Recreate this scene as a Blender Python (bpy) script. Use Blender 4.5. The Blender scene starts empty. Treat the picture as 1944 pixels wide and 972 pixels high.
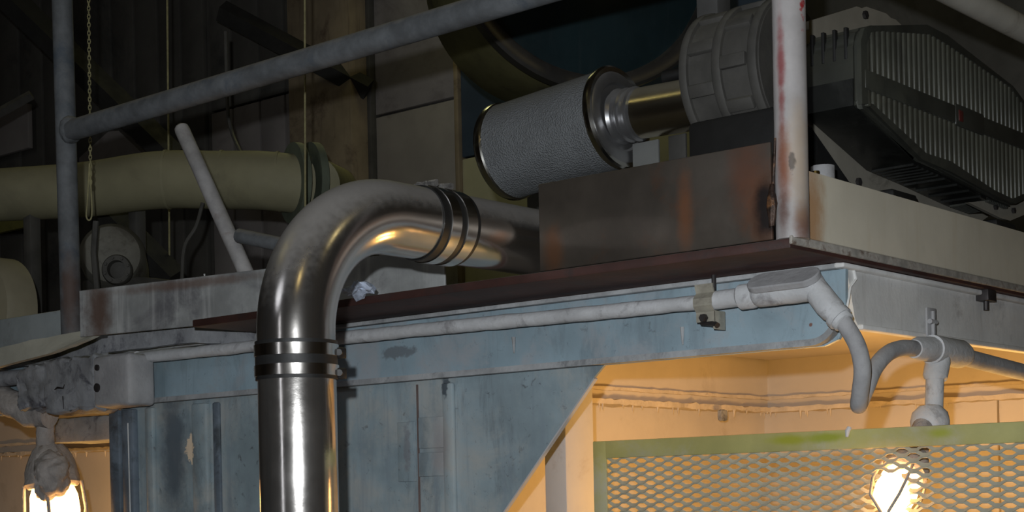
import bpy, bmesh, math, random
from mathutils import Vector, Matrix, noise

random.seed(7)
SC = bpy.context.scene
COL = SC.collection

# ------------------------------------------------------------------ camera, lights, exposure
FPX, PX, PY, ROLL = 2998.0, 972.0, 938.0, math.atan(0.021)
CAM = Vector((1.177, -2.042, 1.632))
cY, sY = 0.7645, 0.6446
RIGHT0 = Vector((cY, sY, 0)); FWD = Vector((-sY, cY, 0)); UP0 = Vector((0, 0, 1))
RIGHT = RIGHT0 * math.cos(ROLL) - UP0 * math.sin(ROLL)
UP = RIGHT0 * math.sin(ROLL) + UP0 * math.cos(ROLL)

cam = bpy.data.cameras.new('camera')
cam.sensor_fit = 'HORIZONTAL'; cam.sensor_width = 36
cam.lens = 36 * FPX / 1944
cam.shift_x = 0; cam.shift_y = (PY - 486) / 1944
cam.clip_start = 0.05
co = bpy.data.objects.new('camera', cam); COL.objects.link(co)
M3 = Matrix((RIGHT, UP, -FWD)).transposed()
co.matrix_world = Matrix.Translation(CAM) @ M3.to_4x4()
SC.camera = co

SC.view_settings.view_transform = 'Standard'
SC.view_settings.look = 'None'
SC.view_settings.gamma = 1
SC.view_settings.use_curve_mapping = False
SC.view_settings.exposure = 0.0

w = bpy.data.worlds.new('hall_air'); SC.world = w; w.use_nodes = True
w.node_tree.nodes['Background'].inputs[0].default_value = (0.9, 0.85, 0.6, 1)
w.node_tree.nodes['Background'].inputs[1].default_value = 0.003


def lamp(name, kind, loc, energy, color, size=0.1, target=None, **kw):
    l = bpy.data.lights.new(name, kind); l.energy = energy; l.color = color
    if kind == 'AREA':
        l.shape = 'DISK'; l.size = size
    else:
        l.shadow_soft_size = size
    for k, v in kw.items():
        setattr(l, k, v)
    o = bpy.data.objects.new(name, l); COL.objects.link(o); o.location = loc
    if target is not None:
        o.rotation_euler = (Vector(target) - Vector(loc)).to_track_quat('-Z', 'Y').to_euler()
    return o


FL = CAM - RIGHT0 * 0.055 + UP0 * 0.105
lamp('camera_flash', 'SPOT', FL, 160, (0.93, 0.97, 1.0), 0.012, FL + FWD * 3,
     spot_size=math.radians(78), spot_blend=1.0)
# high-bay lamps of the hall
lamp('hall_lamp_a', 'AREA', (-3.2, -2.2, 5.4), 2.2, (1.0, 0.86, 0.36), 0.40, (-2.6, 0, 0))
lamp('hall_lamp_b', 'AREA', (2.6, -3.6, 5.0), 3.2, (1.0, 0.74, 0.28), 0.34, (0, 0, 0))
lamp('hall_lamp_c', 'AREA', (3.2, 0.6, 4.8), 2.2, (1.0, 0.80, 0.36), 0.32, (0, 0.5, 1))
lamp('hall_lamp_d', 'AREA', (-3.3, 2.55, 4.7), 6, (0.95, 0.92, 0.40), 1.0, (-0.8, 0.5, 2.3))
lamp('hall_lamp_e', 'AREA', (-1.6, -5.5, 4.6), 12, (0.88, 0.92, 1.0), 1.7, (-0.5, 0, 1.6))


dl = lamp('riser_streak_light', 'AREA', (-0.6, -6.6, 2.2), 7, (0.92, 0.94, 1.0), 0.3, (-0.56, -0.47, 1.8))  # added unseen strip that puts a vertical streak on the riser
dl.data.shape = 'RECTANGLE'; dl.data.size = 0.28; dl.data.size_y = 2.6
# unseen warm fill lights added for the chamber and the pit, below the frame
WARM = (1.0, 0.54, 0.15)
lamp('chamber_fill', 'POINT', (-0.35, 0.90, 1.45), 13, WARM, 0.05)
lamp('chamber_fill_b', 'POINT', (-0.10, 1.05, 1.45), 7, WARM, 0.05)
lamp('pit_fill', 'POINT', (-2.55, 0.50, 1.35), 10, WARM, 0.05)


# ------------------------------------------------------------------ measuring
def ray(px, py):
    xc = (px - PX) / FPX; yc = (PY - py) / FPX
    return RIGHT * xc + UP * yc + FWD


def on(px, py, ax, v):
    r = ray(px, py); return CAM + r * ((v - CAM[ax]) / r[ax])


def at(px, py, d):
    return CAM + ray(px, py) * d


# ------------------------------------------------------------------ materials
def lk(nt, a, b):
    nt.links.new(a, b)


def mat(name, col, rough=0.6, metal=0.0, var=0.25, vscale=6.0, dirt=None, dirt_amt=0.0, dirt_scale=9.0,
        dust=None, dust_amt=0.0, streak=None, streak_amt=0.0, bump=0.15, bscale=60.0, spots=(), aniso=0.0,
        fine=None, coat=0.0, rvar=0.15, dust_scale=30, specks=0.0, speck_col=(0.1, 0.11, 0.12)):
    m = bpy.data.materials.new(name); m.use_nodes = True
    nt = m.node_tree; b = nt.nodes['Principled BSDF']
    geo = nt.nodes.new('ShaderNodeNewGeometry')
    pos = geo.outputs['Position']

    def noise_n(scale, detail=5, vec=pos, rough_=0.6, dist=0.0):
        n = nt.nodes.new('ShaderNodeTexNoise'); n.inputs['Scale'].default_value = scale
        n.inputs['Detail'].default_value = detail; n.inputs['Roughness'].default_value = rough_
        n.inputs['Distortion'].default_value = dist
        lk(nt, vec, n.inputs['Vector']); return n.outputs['Fac']

    def ramp(fac, a, c):
        r = nt.nodes.new('ShaderNodeMapRange'); r.interpolation_type = 'SMOOTHSTEP'
        r.inputs['From Min'].default_value = a; r.inputs['From Max'].default_value = c
        lk(nt, fac, r.inputs['Value']); return r.outputs['Result']

    def mul(a, c):
        n = nt.nodes.new('ShaderNodeMath'); n.operation = 'MULTIPLY'
        for i, x in enumerate((a, c)):
            if isinstance(x, (int, float)): n.inputs[i].default_value = x
            else: lk(nt, x, n.inputs[i])
        return n.outputs[0]

    def mix(fac, a, c):
        n = nt.nodes.new('ShaderNodeMix'); n.data_type = 'RGBA'
        if isinstance(fac, (int, float)): n.inputs[0].default_value = fac
        else: lk(nt, fac, n.inputs[0])
        for i, x in ((6, a), (7, c)):
            if isinstance(x, tuple): n.inputs[i].default_value = (*x[:3], 1)
            else: lk(nt, x, n.inputs[i])
        return n.outputs[2]

    dk = tuple(x * (1 - var) for x in col); lt = tuple(min(1, x * (1 + var)) for x in col)
    c = mix(ramp(noise_n(vscale, 6), 0.3, 0.7), dk, lt)
    if specks > 0:
        f = mul(ramp(noise_n(55, 8, rough_=0.75, dist=0.6), 0.595, 0.65), specks)
        c = mix(f, c, speck_col)
        mp = nt.nodes.new('ShaderNodeMapping'); mp.inputs['Scale'].default_value = (1, 1, 0.25)
        lk(nt, pos, mp.inputs['Vector'])
        c = mix(mul(ramp(noise_n(11, 9, mp.outputs[0], 0.72, 0.8), 0.49, 0.62), specks * 0.55), c, speck_col)
    solid = None
    if dirt and dirt_amt > 0:
        f = mul(ramp(noise_n(dirt_scale, 9, rough_=0.7, dist=0.4), 0.62 - 0.25 * dirt_amt, 0.74 - 0.1 * dirt_amt), min(1, 0.4 + dirt_amt))
        c = mix(f, c, dirt); solid = f
    if streak and streak_amt > 0:
        mp = nt.nodes.new('ShaderNodeMapping'); mp.inputs['Scale'].default_value = (1, 1, 0.07)
        lk(nt, pos, mp.inputs['Vector'])
        f = mul(ramp(noise_n(38, 4, mp.outputs[0]), 0.52, 0.72), streak_amt)
        c = mix(f, c, streak)
    for s in spots:                                     # (centre, radii, colour, hardness, strength)
        ctr, rad, sc, hard, stg = s
        mp = nt.nodes.new('ShaderNodeMapping'); mp.vector_type = 'TEXTURE'
        mp.inputs['Location'].default_value = ctr; mp.inputs['Scale'].default_value = rad
        lk(nt, pos, mp.inputs['Vector'])
        ln = nt.nodes.new('ShaderNodeVectorMath'); ln.operation = 'LENGTH'
        lk(nt, mp.outputs[0], ln.inputs[0])
        ad = nt.nodes.new('ShaderNodeMath'); ad.operation = 'MULTIPLY_ADD'
        lk(nt, noise_n(26 if hard < 0.5 else 75, 7, rough_=0.65), ad.inputs[0])
        ad.inputs[1].default_value = 0.9 if hard < 0.5 else 1.6; lk(nt, ln.outputs['Value'], ad.inputs[2])
        top = 1.45 if hard < 0.5 else 1.72
        f = mul(ramp(ad.outputs[0], top, top - 0.9 * (1 - hard) - 0.02), stg)
        c = mix(f, c, sc)
    if dust and dust_amt > 0:
        sp = nt.nodes.new('ShaderNodeSeparateXYZ'); lk(nt, geo.outputs['Normal'], sp.inputs[0])
        ad = nt.nodes.new('ShaderNodeMath'); ad.operation = 'MULTIPLY_ADD'
        lk(nt, noise_n(dust_scale, 5), ad.inputs[0]); ad.inputs[1].default_value = 0.8 if metal < 0.5 else 0.25
        lk(nt, sp.outputs[2], ad.inputs[2])
        f = mul(ramp(ad.outputs[0], *((0.75, 1.3) if metal < 0.5 else (0.2, 1.2))), dust_amt)
        c = mix(f, c, dust)
        if metal > 0:
            mm = nt.nodes.new('ShaderNodeMath'); mm.operation = 'SUBTRACT'; mm.inputs[0].default_value = metal
            lk(nt, mul(f, metal), mm.inputs[1]); lk(nt, mm.outputs[0], b.inputs['Metallic'])
        rr = nt.nodes.new('ShaderNodeMapRange'); lk(nt, f, rr.inputs['Value'])
        rr.inputs['To Min'].default_value = rough; rr.inputs['To Max'].default_value = 0.9
        lk(nt, rr.outputs[0], b.inputs['Roughness'])
    lk(nt, c, b.inputs['Base Color'])
    if not b.inputs['Metallic'].is_linked: b.inputs['Metallic'].default_value = metal
    if not b.inputs['Roughness'].is_linked:
        if rvar > 0:
            rr = nt.nodes.new('ShaderNodeMapRange'); lk(nt, noise_n(25, 6), rr.inputs['Value'])
            rr.inputs['From Min'].default_value = 0.3; rr.inputs['From Max'].default_value = 0.7
            rr.inputs['To Min'].default_value = max(0.03, rough - rvar * rough)
            rr.inputs['To Max'].default_value = min(1, rough + rvar * rough)
            lk(nt, rr.outputs[0], b.inputs['Roughness'])
        else:
            b.inputs['Roughness'].default_value = rough
    if aniso > 0:
        b.inputs['Anisotropic'].default_value = aniso
        tg = nt.nodes.new('ShaderNodeTangent'); tg.direction_type = 'RADIAL'; tg.axis = 'Z'
        lk(nt, tg.outputs[0], b.inputs['Tangent'])
    if coat: b.inputs['Coat Weight'].default_value = coat
    h = None
    if fine:                                            # small woven/perforated relief
        v = nt.nodes.new('ShaderNodeTexVoronoi'); v.inputs['Scale'].default_value = fine; v.inputs['Randomness'].default_value = 0.8
        lk(nt, pos, v.inputs['Vector']); h = v.outputs['Distance']
    elif bump > 0:
        h = noise_n(bscale, 6)
    if h is not None:
        bp = nt.nodes.new('ShaderNodeBump'); bp.inputs['Strength'].default_value = bump
        bp.inputs['Distance'].default_value = 0.004
        lk(nt, h, bp.inputs['Height']); lk(nt, bp.outputs[0], b.inputs['Normal'])
    return m


def emis(name, col, strength):
    m = bpy.data.materials.new(name); m.use_nodes = True
    b = m.node_tree.nodes['Principled BSDF']
    b.inputs['Base Color'].default_value = (*col, 1); b.inputs['Roughness'].default_value = 0.2
    b.inputs['Emission Color'].default_value = (*col, 1); b.inputs['Emission Strength'].default_value = strength
    return m


GREY_DUST = (0.30, 0.29, 0.28)
RUST = (0.14, 0.045, 0.02)
M = {}
M['stainless'] = mat('stainless_steel', (0.58, 0.55, 0.52), 0.18, 0.97, 0.06, 9, dust=(0.17, 0.163, 0.16), dust_amt=0.75, dust_scale=90,
                     bump=0.02, bscale=120)
M['stainless_v'] = mat('brushed_stainless_steel', (0.58, 0.555, 0.53), 0.13, 0.94, 0.10, 14, streak=(0.40, 0.38, 0.36), streak_amt=0.5,
                       bump=0.02, bscale=120, aniso=0.75)
M['band'] = mat('clamp_band_steel', (0.72, 0.69, 0.65), 0.2, 1.0, 0.05, 9, bump=0.02)
M['rubber'] = mat('black_rubber', (0.012, 0.012, 0.012), 0.55, 0, 0.2, 20, bump=0.05)
M['rubber_dusty'] = mat('dusty_clamp_screw', (0.10, 0.095, 0.09), 0.9, 0, 0.5, 80, dust=(0.4, 0.38, 0.34), dust_amt=0.9, bump=0.6, bscale=150)
M['deck'] = mat('brown_deck_steel', (0.050, 0.020, 0.016), 0.6, 0.0, 0.35, 8, dirt=(0.035, 0.022, 0.02), dirt_amt=0.6, dirt_scale=14,
                dust=(0.32, 0.30, 0.28), dust_amt=0.9, bump=0.2)
M['deck_edge'] = mat('grey_deck_edge', (0.33, 0.31, 0.28), 0.75, 0, 0.3, 30, dirt=(0.10, 0.06, 0.04), dirt_amt=0.5, dirt_scale=30)
PB = on(1470, 385, 1, 0)
M['toe_steel'] = mat('bare_mill_steel', (0.085, 0.072, 0.060), 0.45, 0.55, 0.3, 5, dirt=(0.12, 0.06, 0.035), dirt_amt=0.35, dirt_scale=6,
                     bump=0.05, bscale=30, spots=[
    (on(1300, 400, 1, 0), (0.022, 1, 0.09), (0.26, 0.10, 0.04), 0.0, 0.6),
    (on(1420, 330, 1, 0), (0.05, 1, 0.10), (0.16, 0.06, 0.03), 0.0, 0.6),
    (on(1462, 395, 1, 0), (0.062, 1, 0.085), (0.20, 0.075, 0.03), 0.2, 0.6),
    (on(1458, 395, 1, 0), (0.036, 1, 0.062), (0.010, 0.008, 0.008), 0.3, 0.97),
    (on(1050, 480, 1, 0), (0.03, 1, 0.06), (0.20, 0.08, 0.03), 0.1, 0.6)])
M['toe_cream'] = mat('cream_board_paint', (0.54, 0.50, 0.41), 0.55, 0, 0.08, 4, streak=(0.42, 0.34, 0.22), streak_amt=0.25, bump=0.05,
                     spots=[(Vector((0, 0.06, 2.04)), (1, 0.055, 0.12), (0.34, 0.16, 0.05), 0.1, 0.8),
                            (Vector((0, 0.02, 2.0)), (1, 0.035, 0.05), (0.10, 0.035, 0.015), 0.2, 0.9)])
M['post'] = mat('weathered_post_paint', (0.42, 0.40, 0.40), 0.55, 0, 0.2, 7, streak=(0.30, 0.12, 0.10), streak_amt=0.15, bump=0.1, spots=[
    (at(1473, 110, 2.31), (0.011, 0.03, 0.11), (0.26, 0.03, 0.035), 0.3, 0.85),
    (at(1474, 200, 2.31), (0.009, 0.03, 0.07), (0.24, 0.05, 0.045), 0.3, 0.7),
    (at(1517, 15, 2.31), (0.0035, 0.03, 0.045), (0.36, 0.015, 0.02), 0.7, 0.95),
    (at(1480, 310, 2.31), (0.020, 0.04, 0.085), (0.24, 0.075, 0.03), 0.2, 0.9),
    (at(1478, 400, 2.31), (0.016, 0.04, 0.05), (0.10, 0.035, 0.02), 0.2, 0.8),
    (at(1525, 425, 2.31), (0.020, 0.04, 0.05), (0.15, 0.06, 0.03), 0.2, 0.85),
    (at(1515, 300, 2.31), (0.022, 0.04, 0.12), (0.46, 0.34, 0.22), 0.1, 0.6),
    (at(1500, 305, 2.31), (0.006, 0.03, 0.020), (0.03, 0.025, 0.02), 0.5, 0.7)])
M['rail_cream'] = mat('cream_rail_paint', (0.50, 0.49, 0.44), 0.55, 0, 0.1, 7, dirt=(0.2, 0.18, 0.15), dirt_amt=0.2, bump=0.08)
M['rail_blue'] = mat('dusty_blue_grey_rail', (0.125, 0.135, 0.145), 0.7, 0, 0.3, 16, dirt=(0.07, 0.09, 0.115), dirt_amt=0.4,
                     dust=(0.25, 0.24, 0.215), dust_amt=0.7, bump=0.3,
                     spots=[(on(128, 560, 1, .04), (0.03, .06, 0.13), (0.075, 0.04, 0.028), 0.1, 0.85)])
M['toe_dusty'] = mat('dusty_grey_toe_plate', (0.30, 0.31, 0.31), 0.7, 0.0, 0.3, 7, dirt=(0.13, 0.13, 0.14), dirt_amt=0.6, dirt_scale=6,
                     streak=(0.60, 0.60, 0.60), streak_amt=0.35, bump=0.15,
                     spots=[(on(172, 590, 1, 0.02), (0.06, .3, 0.12), (0.09, 0.045, 0.028), 0.1, 0.9),
                            (on(330, 535, 1, 0.04), (0.30, .3, 0.016), (0.12, 0.07, 0.05), 0.2, 0.7)])
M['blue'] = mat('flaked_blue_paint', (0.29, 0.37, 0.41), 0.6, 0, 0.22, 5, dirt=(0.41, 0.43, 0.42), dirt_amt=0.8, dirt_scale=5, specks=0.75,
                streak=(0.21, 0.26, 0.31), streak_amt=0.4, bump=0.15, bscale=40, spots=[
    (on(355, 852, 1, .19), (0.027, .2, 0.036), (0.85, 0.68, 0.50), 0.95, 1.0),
    (on(838, 735, 1, .19), (0.016, .2, 0.026), (0.07, 0.09, 0.11), 0.6, 0.9),
    (on(745, 665, 1, .19), (0.06, .2, 0.014), (0.17, 0.19, 0.21), 0.6, 0.8),
    (on(320, 850, 1, .19), (0.055, .2, 0.20), (0.10, 0.125, 0.15), 0.3, 0.85),
    (on(520, 800, 1, .19), (0.09, .2, 0.16), (0.13, 0.15, 0.17), 0.2, 0.6),
    (on(830, 850, 1, .19), (0.035, .2, 0.10), (0.30, 0.28, 0.28), 0.2, 0.7),
    (on(765, 850, 1, .19), (0.012, .2, 0.07), (0.21, 0.22, 0.24), 0.5, 0.7)])
M['blue_dark'] = mat('dark_blue_paint', (0.14, 0.175, 0.215), 0.6, 0, 0.3, 8, dirt=(0.05, 0.06, 0.07), dirt_amt=0.6, dirt_scale=12,
                     streak=(0.20, 0.24, 0.27), streak_amt=0.5, bump=0.2)
M['beam_white'] = mat('dusty_white_beam_paint', (0.70, 0.70, 0.69), 0.7, 0, 0.10, 6, dirt=(0.36, 0.35, 0.34), dirt_amt=0.3, dirt_scale=9,
                      streak=(0.42, 0.40, 0.38), streak_amt=0.3, bump=0.15)
M['beam_blue'] = mat('blue_beam_paint', (0.30, 0.40, 0.46), 0.6, 0, 0.16, 5, dirt=(0.36, 0.39, 0.42), dirt_amt=0.6, dirt_scale=7, specks=0.45, bump=0.15,
                     spots=[(on(745, 668, 1, .19), (0.06, .2, 0.016), (0.15, 0.17, 0.19), 0.6, 0.8),
                            (on(1530, 615, 1, .19), (0.004, .2, 0.004), (0.2, 0.08, 0.05), 0.5, 0.9)])
M['flange'] = mat('caked_flange', (0.36, 0.37, 0.38), 0.85, 0, 0.2, 20, dirt=(0.20, 0.21, 0.22), dirt_amt=0.4, dirt_scale=25,
                  dust=(0.42, 0.41, 0.40), dust_amt=0.9, bump=0.5, bscale=90)
M['conduit'] = mat('dust_caked_conduit', (0.55, 0.56, 0.575), 0.85, 0, 0.12, 15, dirt=(0.20, 0.19, 0.20), dirt_amt=0.42, dirt_scale=16,
                   bump=0.5, bscale=70)
M['conduit_grey'] = mat('dusty_grey_fitting', (0.36, 0.36, 0.37), 0.85, 0, 0.15, 15, dirt=(0.25, 0.24, 0.25), dirt_amt=0.3, dirt_scale=20,
                        bump=0.4, bscale=70)
M['caked_dark'] = mat('dirty_caked_fitting', (0.27, 0.28, 0.30), 0.9, 0, 0.2, 15, dirt=(0.06, 0.06, 0.08), dirt_amt=0.5, dirt_scale=18,
                      streak=(0.36, 0.37, 0.38), streak_amt=0.4, bump=0.6, bscale=60)
M['dust_clump'] = mat('clumped_dust', (0.38, 0.35, 0.33), 0.95, 0, 0.2, 25, dirt=(0.25, 0.21, 0.17), dirt_amt=0.4, bump=0.8, bscale=90)
M['clamp'] = mat('galvanised_clamp', (0.36, 0.34, 0.28), 0.5, 0.1, 0.2, 30, dirt=(0.12, 0.10, 0.08), dirt_amt=0.3, bump=0.1)
M['bolt_dark'] = mat('dark_bolt_steel', (0.05, 0.045, 0.045), 0.5, 0.5, 0.3, 40)
M['cream_wall'] = mat('cream_chamber_paint', (0.56, 0.50, 0.43), 0.75, 0, 0.07, 4, dirt=(0.44, 0.38, 0.31), dirt_amt=0.25, dirt_scale=6, bump=0.1)
M['cream_ledge'] = mat('dust_caked_cream_ledge', (0.58, 0.50, 0.40), 0.9, 0, 0.12, 18, dirt=(0.36, 0.30, 0.24), dirt_amt=0.3, dirt_scale=22, bump=0.6, bscale=60)
M['grey_post'] = mat('light_grey_column_paint', (0.52, 0.50, 0.50), 0.7, 0, 0.08, 6, dirt=(0.42, 0.37, 0.35), dirt_amt=0.3, bump=0.1)
M['guard'] = mat('yellow_green_guard_paint', (0.45, 0.42, 0.16), 0.5, 0, 0.14, 7, dirt=(0.50, 0.48, 0.36), dirt_amt=0.6, dirt_scale=4, bump=0.08, spots=[
    (on(1500, 835, 1, .3), (0.06, .2, 0.012), (0.36, 0.37, 0.03), 0.1, 0.9),
    (on(1575, 830, 1, .3), (0.05, .2, 0.012), (0.32, 0.36, 0.03), 0.1, 0.9),
    (on(1785, 822, 1, .3), (0.03, .2, 0.012), (0.36, 0.38, 0.04), 0.1, 0.9)])
M['guard_mesh'] = mat('grey_green_expanded_metal', (0.46, 0.45, 0.36), 0.5, 0, 0.1, 9, dirt=(0.28, 0.29, 0.2), dirt_amt=0.3, bump=0.05)
M['filter'] = mat('grey_filter_screen', (0.185, 0.195, 0.205), 0.75, 0, 0.08, 20, dust=(0.20, 0.20, 0.18), dust_amt=0.6, bump=0.7, fine=300)
M['chrome'] = mat('chrome', (0.80, 0.79, 0.74), 0.20, 1.0, 0.05, 9, bump=0)
M['dull_chrome'] = mat('dusty_chrome', (0.36, 0.36, 0.37), 0.30, 0.85, 0.1, 12, dust=(0.30, 0.29, 0.28), dust_amt=0.6, bump=0.03)
M['tube_gold'] = mat('polished_intake_tube', (0.58, 0.52, 0.40), 0.24, 1.0, 0.08, 9, dust=(0.28, 0.27, 0.20), dust_amt=0.55, bump=0.01)
M['cast_grey'] = mat('dusty_grey_casting', (0.075, 0.072, 0.066), 0.7, 0, 0.18, 14, dirt=(0.05, 0.05, 0.045), dirt_amt=0.3,
                     dust=(0.15, 0.145, 0.12), dust_amt=0.7, bump=0.15)
M['cover'] = mat('olive_black_cover_plastic', (0.040, 0.042, 0.036), 0.45, 0, 0.2, 10, dirt=(0.065, 0.068, 0.055), dirt_amt=0.5, dirt_scale=5,
                 dust=(0.12, 0.12, 0.095), dust_amt=0.5, bump=0.06)
M['grille'] = mat('dusty_grille_bars', (0.092, 0.094, 0.075), 0.38, 0, 0.25, 6, dirt=(0.055, 0.055, 0.045), dirt_amt=0.4, dirt_scale=5, bump=0.03)
M['cast_pale'] = mat('pale_bracket_paint', (0.17, 0.175, 0.17), 0.6, 0, 0.1, 10)
M['skirt'] = mat('glossy_black_skirt', (0.014, 0.015, 0.014), 0.32, 0, 0.2, 10, dirt=(0.035, 0.037, 0.034), dirt_amt=0.4, dirt_scale=8, bump=0.05)
M['black'] = mat('black_recess', (0.012, 0.012, 0.012), 0.6, 0, 0.2, 10)
M['cream_flange'] = mat('cream_mounting_plate', (0.30, 0.28, 0.235), 0.6, 0, 0.1, 9, dirt=(0.12, 0.11, 0.09), dirt_amt=0.3, bump=0.05)
M['brass'] = mat('brass', (0.7, 0.5, 0.15), 0.25, 1.0, 0.1, 20, bump=0)
M['emblem'] = mat('red_emblem', (0.10, 0.02, 0.018), 0.5, 0, 0.2, 20)
M['teal'] = mat('dark_teal_gloss_paint', (0.014, 0.028, 0.033), 0.22, 0, 0.2, 5, bump=0.02, coat=0.3,
                streak=(0.035, 0.05, 0.055), streak_amt=0.3)
M['drum_rim'] = mat('dark_grey_rim_paint', (0.055, 0.052, 0.048), 0.32, 0.3, 0.2, 9, dust=(0.13, 0.125, 0.10), dust_amt=0.5, bump=0.05)
M['drum_body'] = mat('olive_glow_drum_shell', (0.16, 0.15, 0.07), 0.4, 0, 0.2, 6, dirt=(0.06, 0.05, 0.035), dirt_amt=0.4, bump=0.05)  # olive tint stands for the yellow-green glow on the shell
M['duct'] = mat('olive_duct_wrap', (0.30, 0.28, 0.175), 0.7, 0, 0.12, 4, dirt=(0.20, 0.185, 0.12), dirt_amt=0.3, dirt_scale=3, bump=0.2, bscale=14)
M['duct_flange'] = mat('grey_green_duct_flange', (0.12, 0.14, 0.10), 0.7, 0, 0.2, 9, bump=0.2)
M['column'] = mat('brown_stained_column', (0.29, 0.23, 0.15), 0.8, 0, 0.25, 3, dirt=(0.13, 0.09, 0.06), dirt_amt=0.5, dirt_scale=5,
                  streak=(0.16, 0.12, 0.08), streak_amt=0.6, bump=0.2)
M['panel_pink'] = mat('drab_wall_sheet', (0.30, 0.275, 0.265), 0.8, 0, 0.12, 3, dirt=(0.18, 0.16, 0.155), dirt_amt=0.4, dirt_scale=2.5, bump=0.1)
M['panel_blue'] = mat('dark_blue_wall_sheet', (0.055, 0.085, 0.12), 0.7, 0, 0.15, 3, bump=0.1)
M['panel_tan'] = mat('tan_wall_sheet', (0.46, 0.44, 0.30), 0.8, 0, 0.1, 3, bump=0.1)
M['wall_dark'] = mat('dark_wall_sheet', (0.10, 0.095, 0.085), 0.85, 0, 0.2, 3, dirt=(0.04, 0.04, 0.04), dirt_amt=0.5, dirt_scale=2, bump=0.2)  # darker colour adds to the unlit look of the upper left void
M['hall'] = mat('dark_hall_cladding', (0.17, 0.16, 0.145), 0.85, 0, 0.2, 1.5, bump=0.1)
M['floor'] = mat('stained_concrete', (0.17, 0.155, 0.14), 0.8, 0, 0.25, 2, dirt=(0.08, 0.07, 0.06), dirt_amt=0.5, dirt_scale=3, bump=0.15)
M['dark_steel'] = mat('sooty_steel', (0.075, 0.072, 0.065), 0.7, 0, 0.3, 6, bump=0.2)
M['rope'] = mat('olive_chain_steel', (0.34, 0.31, 0.16), 0.6, 0, 0.2, 50, bump=0)
M['pale_box'] = mat('dusty_blue_grey_box', (0.25, 0.28, 0.29), 0.7, 0, 0.15, 7, dirt=(0.18, 0.19, 0.19), dirt_amt=0.4, dust=(0.42, 0.40, 0.32), dust_amt=0.9, bump=0.15)
M['tank_olive'] = mat('olive_tank_paint', (0.25, 0.225, 0.155), 0.7, 0, 0.12, 6, bump=0.1)
M['flap'] = mat('dusty_olive_flap', (0.38, 0.37, 0.31), 0.85, 0, 0.12, 8, dirt=(0.26, 0.25, 0.2), dirt_amt=0.3, bump=0.4, bscale=40)
M['lamp_glass'] = emis('lit_lamp_glass', (1.0, 0.50, 0.15), 16.0)
M['weld'] = mat('burnt_weld', (0.05, 0.03, 0.022), 0.5, 0.4, 0.5, 60, dirt=(0.30, 0.14, 0.06), dirt_amt=0.5, dirt_scale=40, bump=0.5, bscale=120)
M['red_pipe'] = mat('dull_grey_strap', (0.14, 0.14, 0.14), 0.6, 0, 0.2, 9)


# ------------------------------------------------------------------ mesh helpers
def BM():
    return bmesh.new()


def box(bm, x0, x1, y0, y1, z0, z1, bev=0.0, rot=None, seg=2):
    g = bmesh.ops.create_cube(bm, size=1.0)
    vs = g['verts']
    ctr = Vector(((x0 + x1) / 2, (y0 + y1) / 2, (z0 + z1) / 2))
    for v in vs:
        v.co = Vector((v.co.x * (x1 - x0), v.co.y * (y1 - y0), v.co.z * (z1 - z0)))
        if rot is not None: v.co = rot @ v.co
        v.co += ctr
    if bev > 0:
        es = {e for v in vs for e in v.link_edges}
        bmesh.ops.bevel(bm, geom=list(es), offset=bev, segments=seg, affect='EDGES', profile=0.5)


def frame_of(d):
    d = Vector(d).normalized()
    a = Vector((0, 0, 1)) if abs(d.z) < 0.9 else Vector((1, 0, 0))
    u = d.cross(a).normalized(); v = u.cross(d).normalized()
    return d, u, v


def tube(bm, pts, r, n=20, caps=True, round_end=False):
    pts = [Vector(p) for p in pts]
    rs = r if isinstance(r, (list, tuple)) else [r] * len(pts)
    tang = []
    for i in range(len(pts)):
        a = pts[max(0, i - 1)]; b = pts[min(len(pts) - 1, i + 1)]
        tang.append((b - a).normalized())
    _, u, v = frame_of(tang[0])
    rings = []
    for i, p in enumerate(pts):
        if i > 0:
            q = tang[i - 1].rotation_difference(tang[i]); u = q @ u; v = q @ v
        rings.append([bm.verts.new(p + (u * math.cos(2 * math.pi * k / n) + v * math.sin(2 * math.pi * k / n)) * rs[i]) for k in range(n)])
    for a, b in zip(rings, rings[1:]):
        for k in range(n):
            bm.faces.new((a[k], a[(k + 1) % n], b[(k + 1) % n], b[k]))
    if caps:
        bm.faces.new(rings[0][::-1]); bm.faces.new(rings[-1])


def curve_pts(pts, n=8):                                # Catmull-Rom through the points
    pts = [Vector(p) for p in pts]; P = [pts[0] * 2 - pts[1]] + pts + [pts[-1] * 2 - pts[-2]]; out = []
    for i in range(1, len(P) - 2):
        for k in range(n):
            t = k / n; a, b, c, d = P[i - 1], P[i], P[i + 1], P[i + 2]
            out.append(0.5 * ((2 * b) + (c - a) * t + (2 * a - 5 * b + 4 * c - d) * t * t + (3 * b - a - 3 * c + d) * t ** 3))
    out.append(pts[-1]); return out


def lathe(bm, org, axis, prof, n=48):                   # prof: (radius, distance along the axis)
    d, u, v = frame_of(axis); org = Vector(org); rings = []
    for r, h in prof:
        if r < 1e-5:
            rings.append([bm.verts.new(org + d * h)])
        else:
            rings.append([bm.verts.new(org + d * h + (u * math.cos(2 * math.pi * k / n) + v * math.sin(2 * math.pi * k / n)) * r) for k in range(n)])
    for a, b in zip(rings, rings[1:]):
        for k in range(n):
            if len(a) == 1 and len(b) == 1: continue
            if len(a) == 1: bm.faces.new((a[0], b[(k + 1) % n], b[k]))
            elif len(b) == 1: bm.faces.new((a[k], a[(k + 1) % n], b[0]))
            else: bm.faces.new((a[k], a[(k + 1) % n], b[(k + 1) % n], b[k]))


def prism(bm, poly, vec):
    vec = Vector(vec)
    a = [bm.verts.new(Vector(p)) for p in poly]; b = [bm.verts.new(Vector(p) + vec) for p in poly]
    n = len(a)
    bm.faces.new(a[::-1]); bm.faces.new(b)
    for k in range(n):
        bm.faces.new((a[k], a[(k + 1) % n], b[(k + 1) % n], b[k]))


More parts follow.
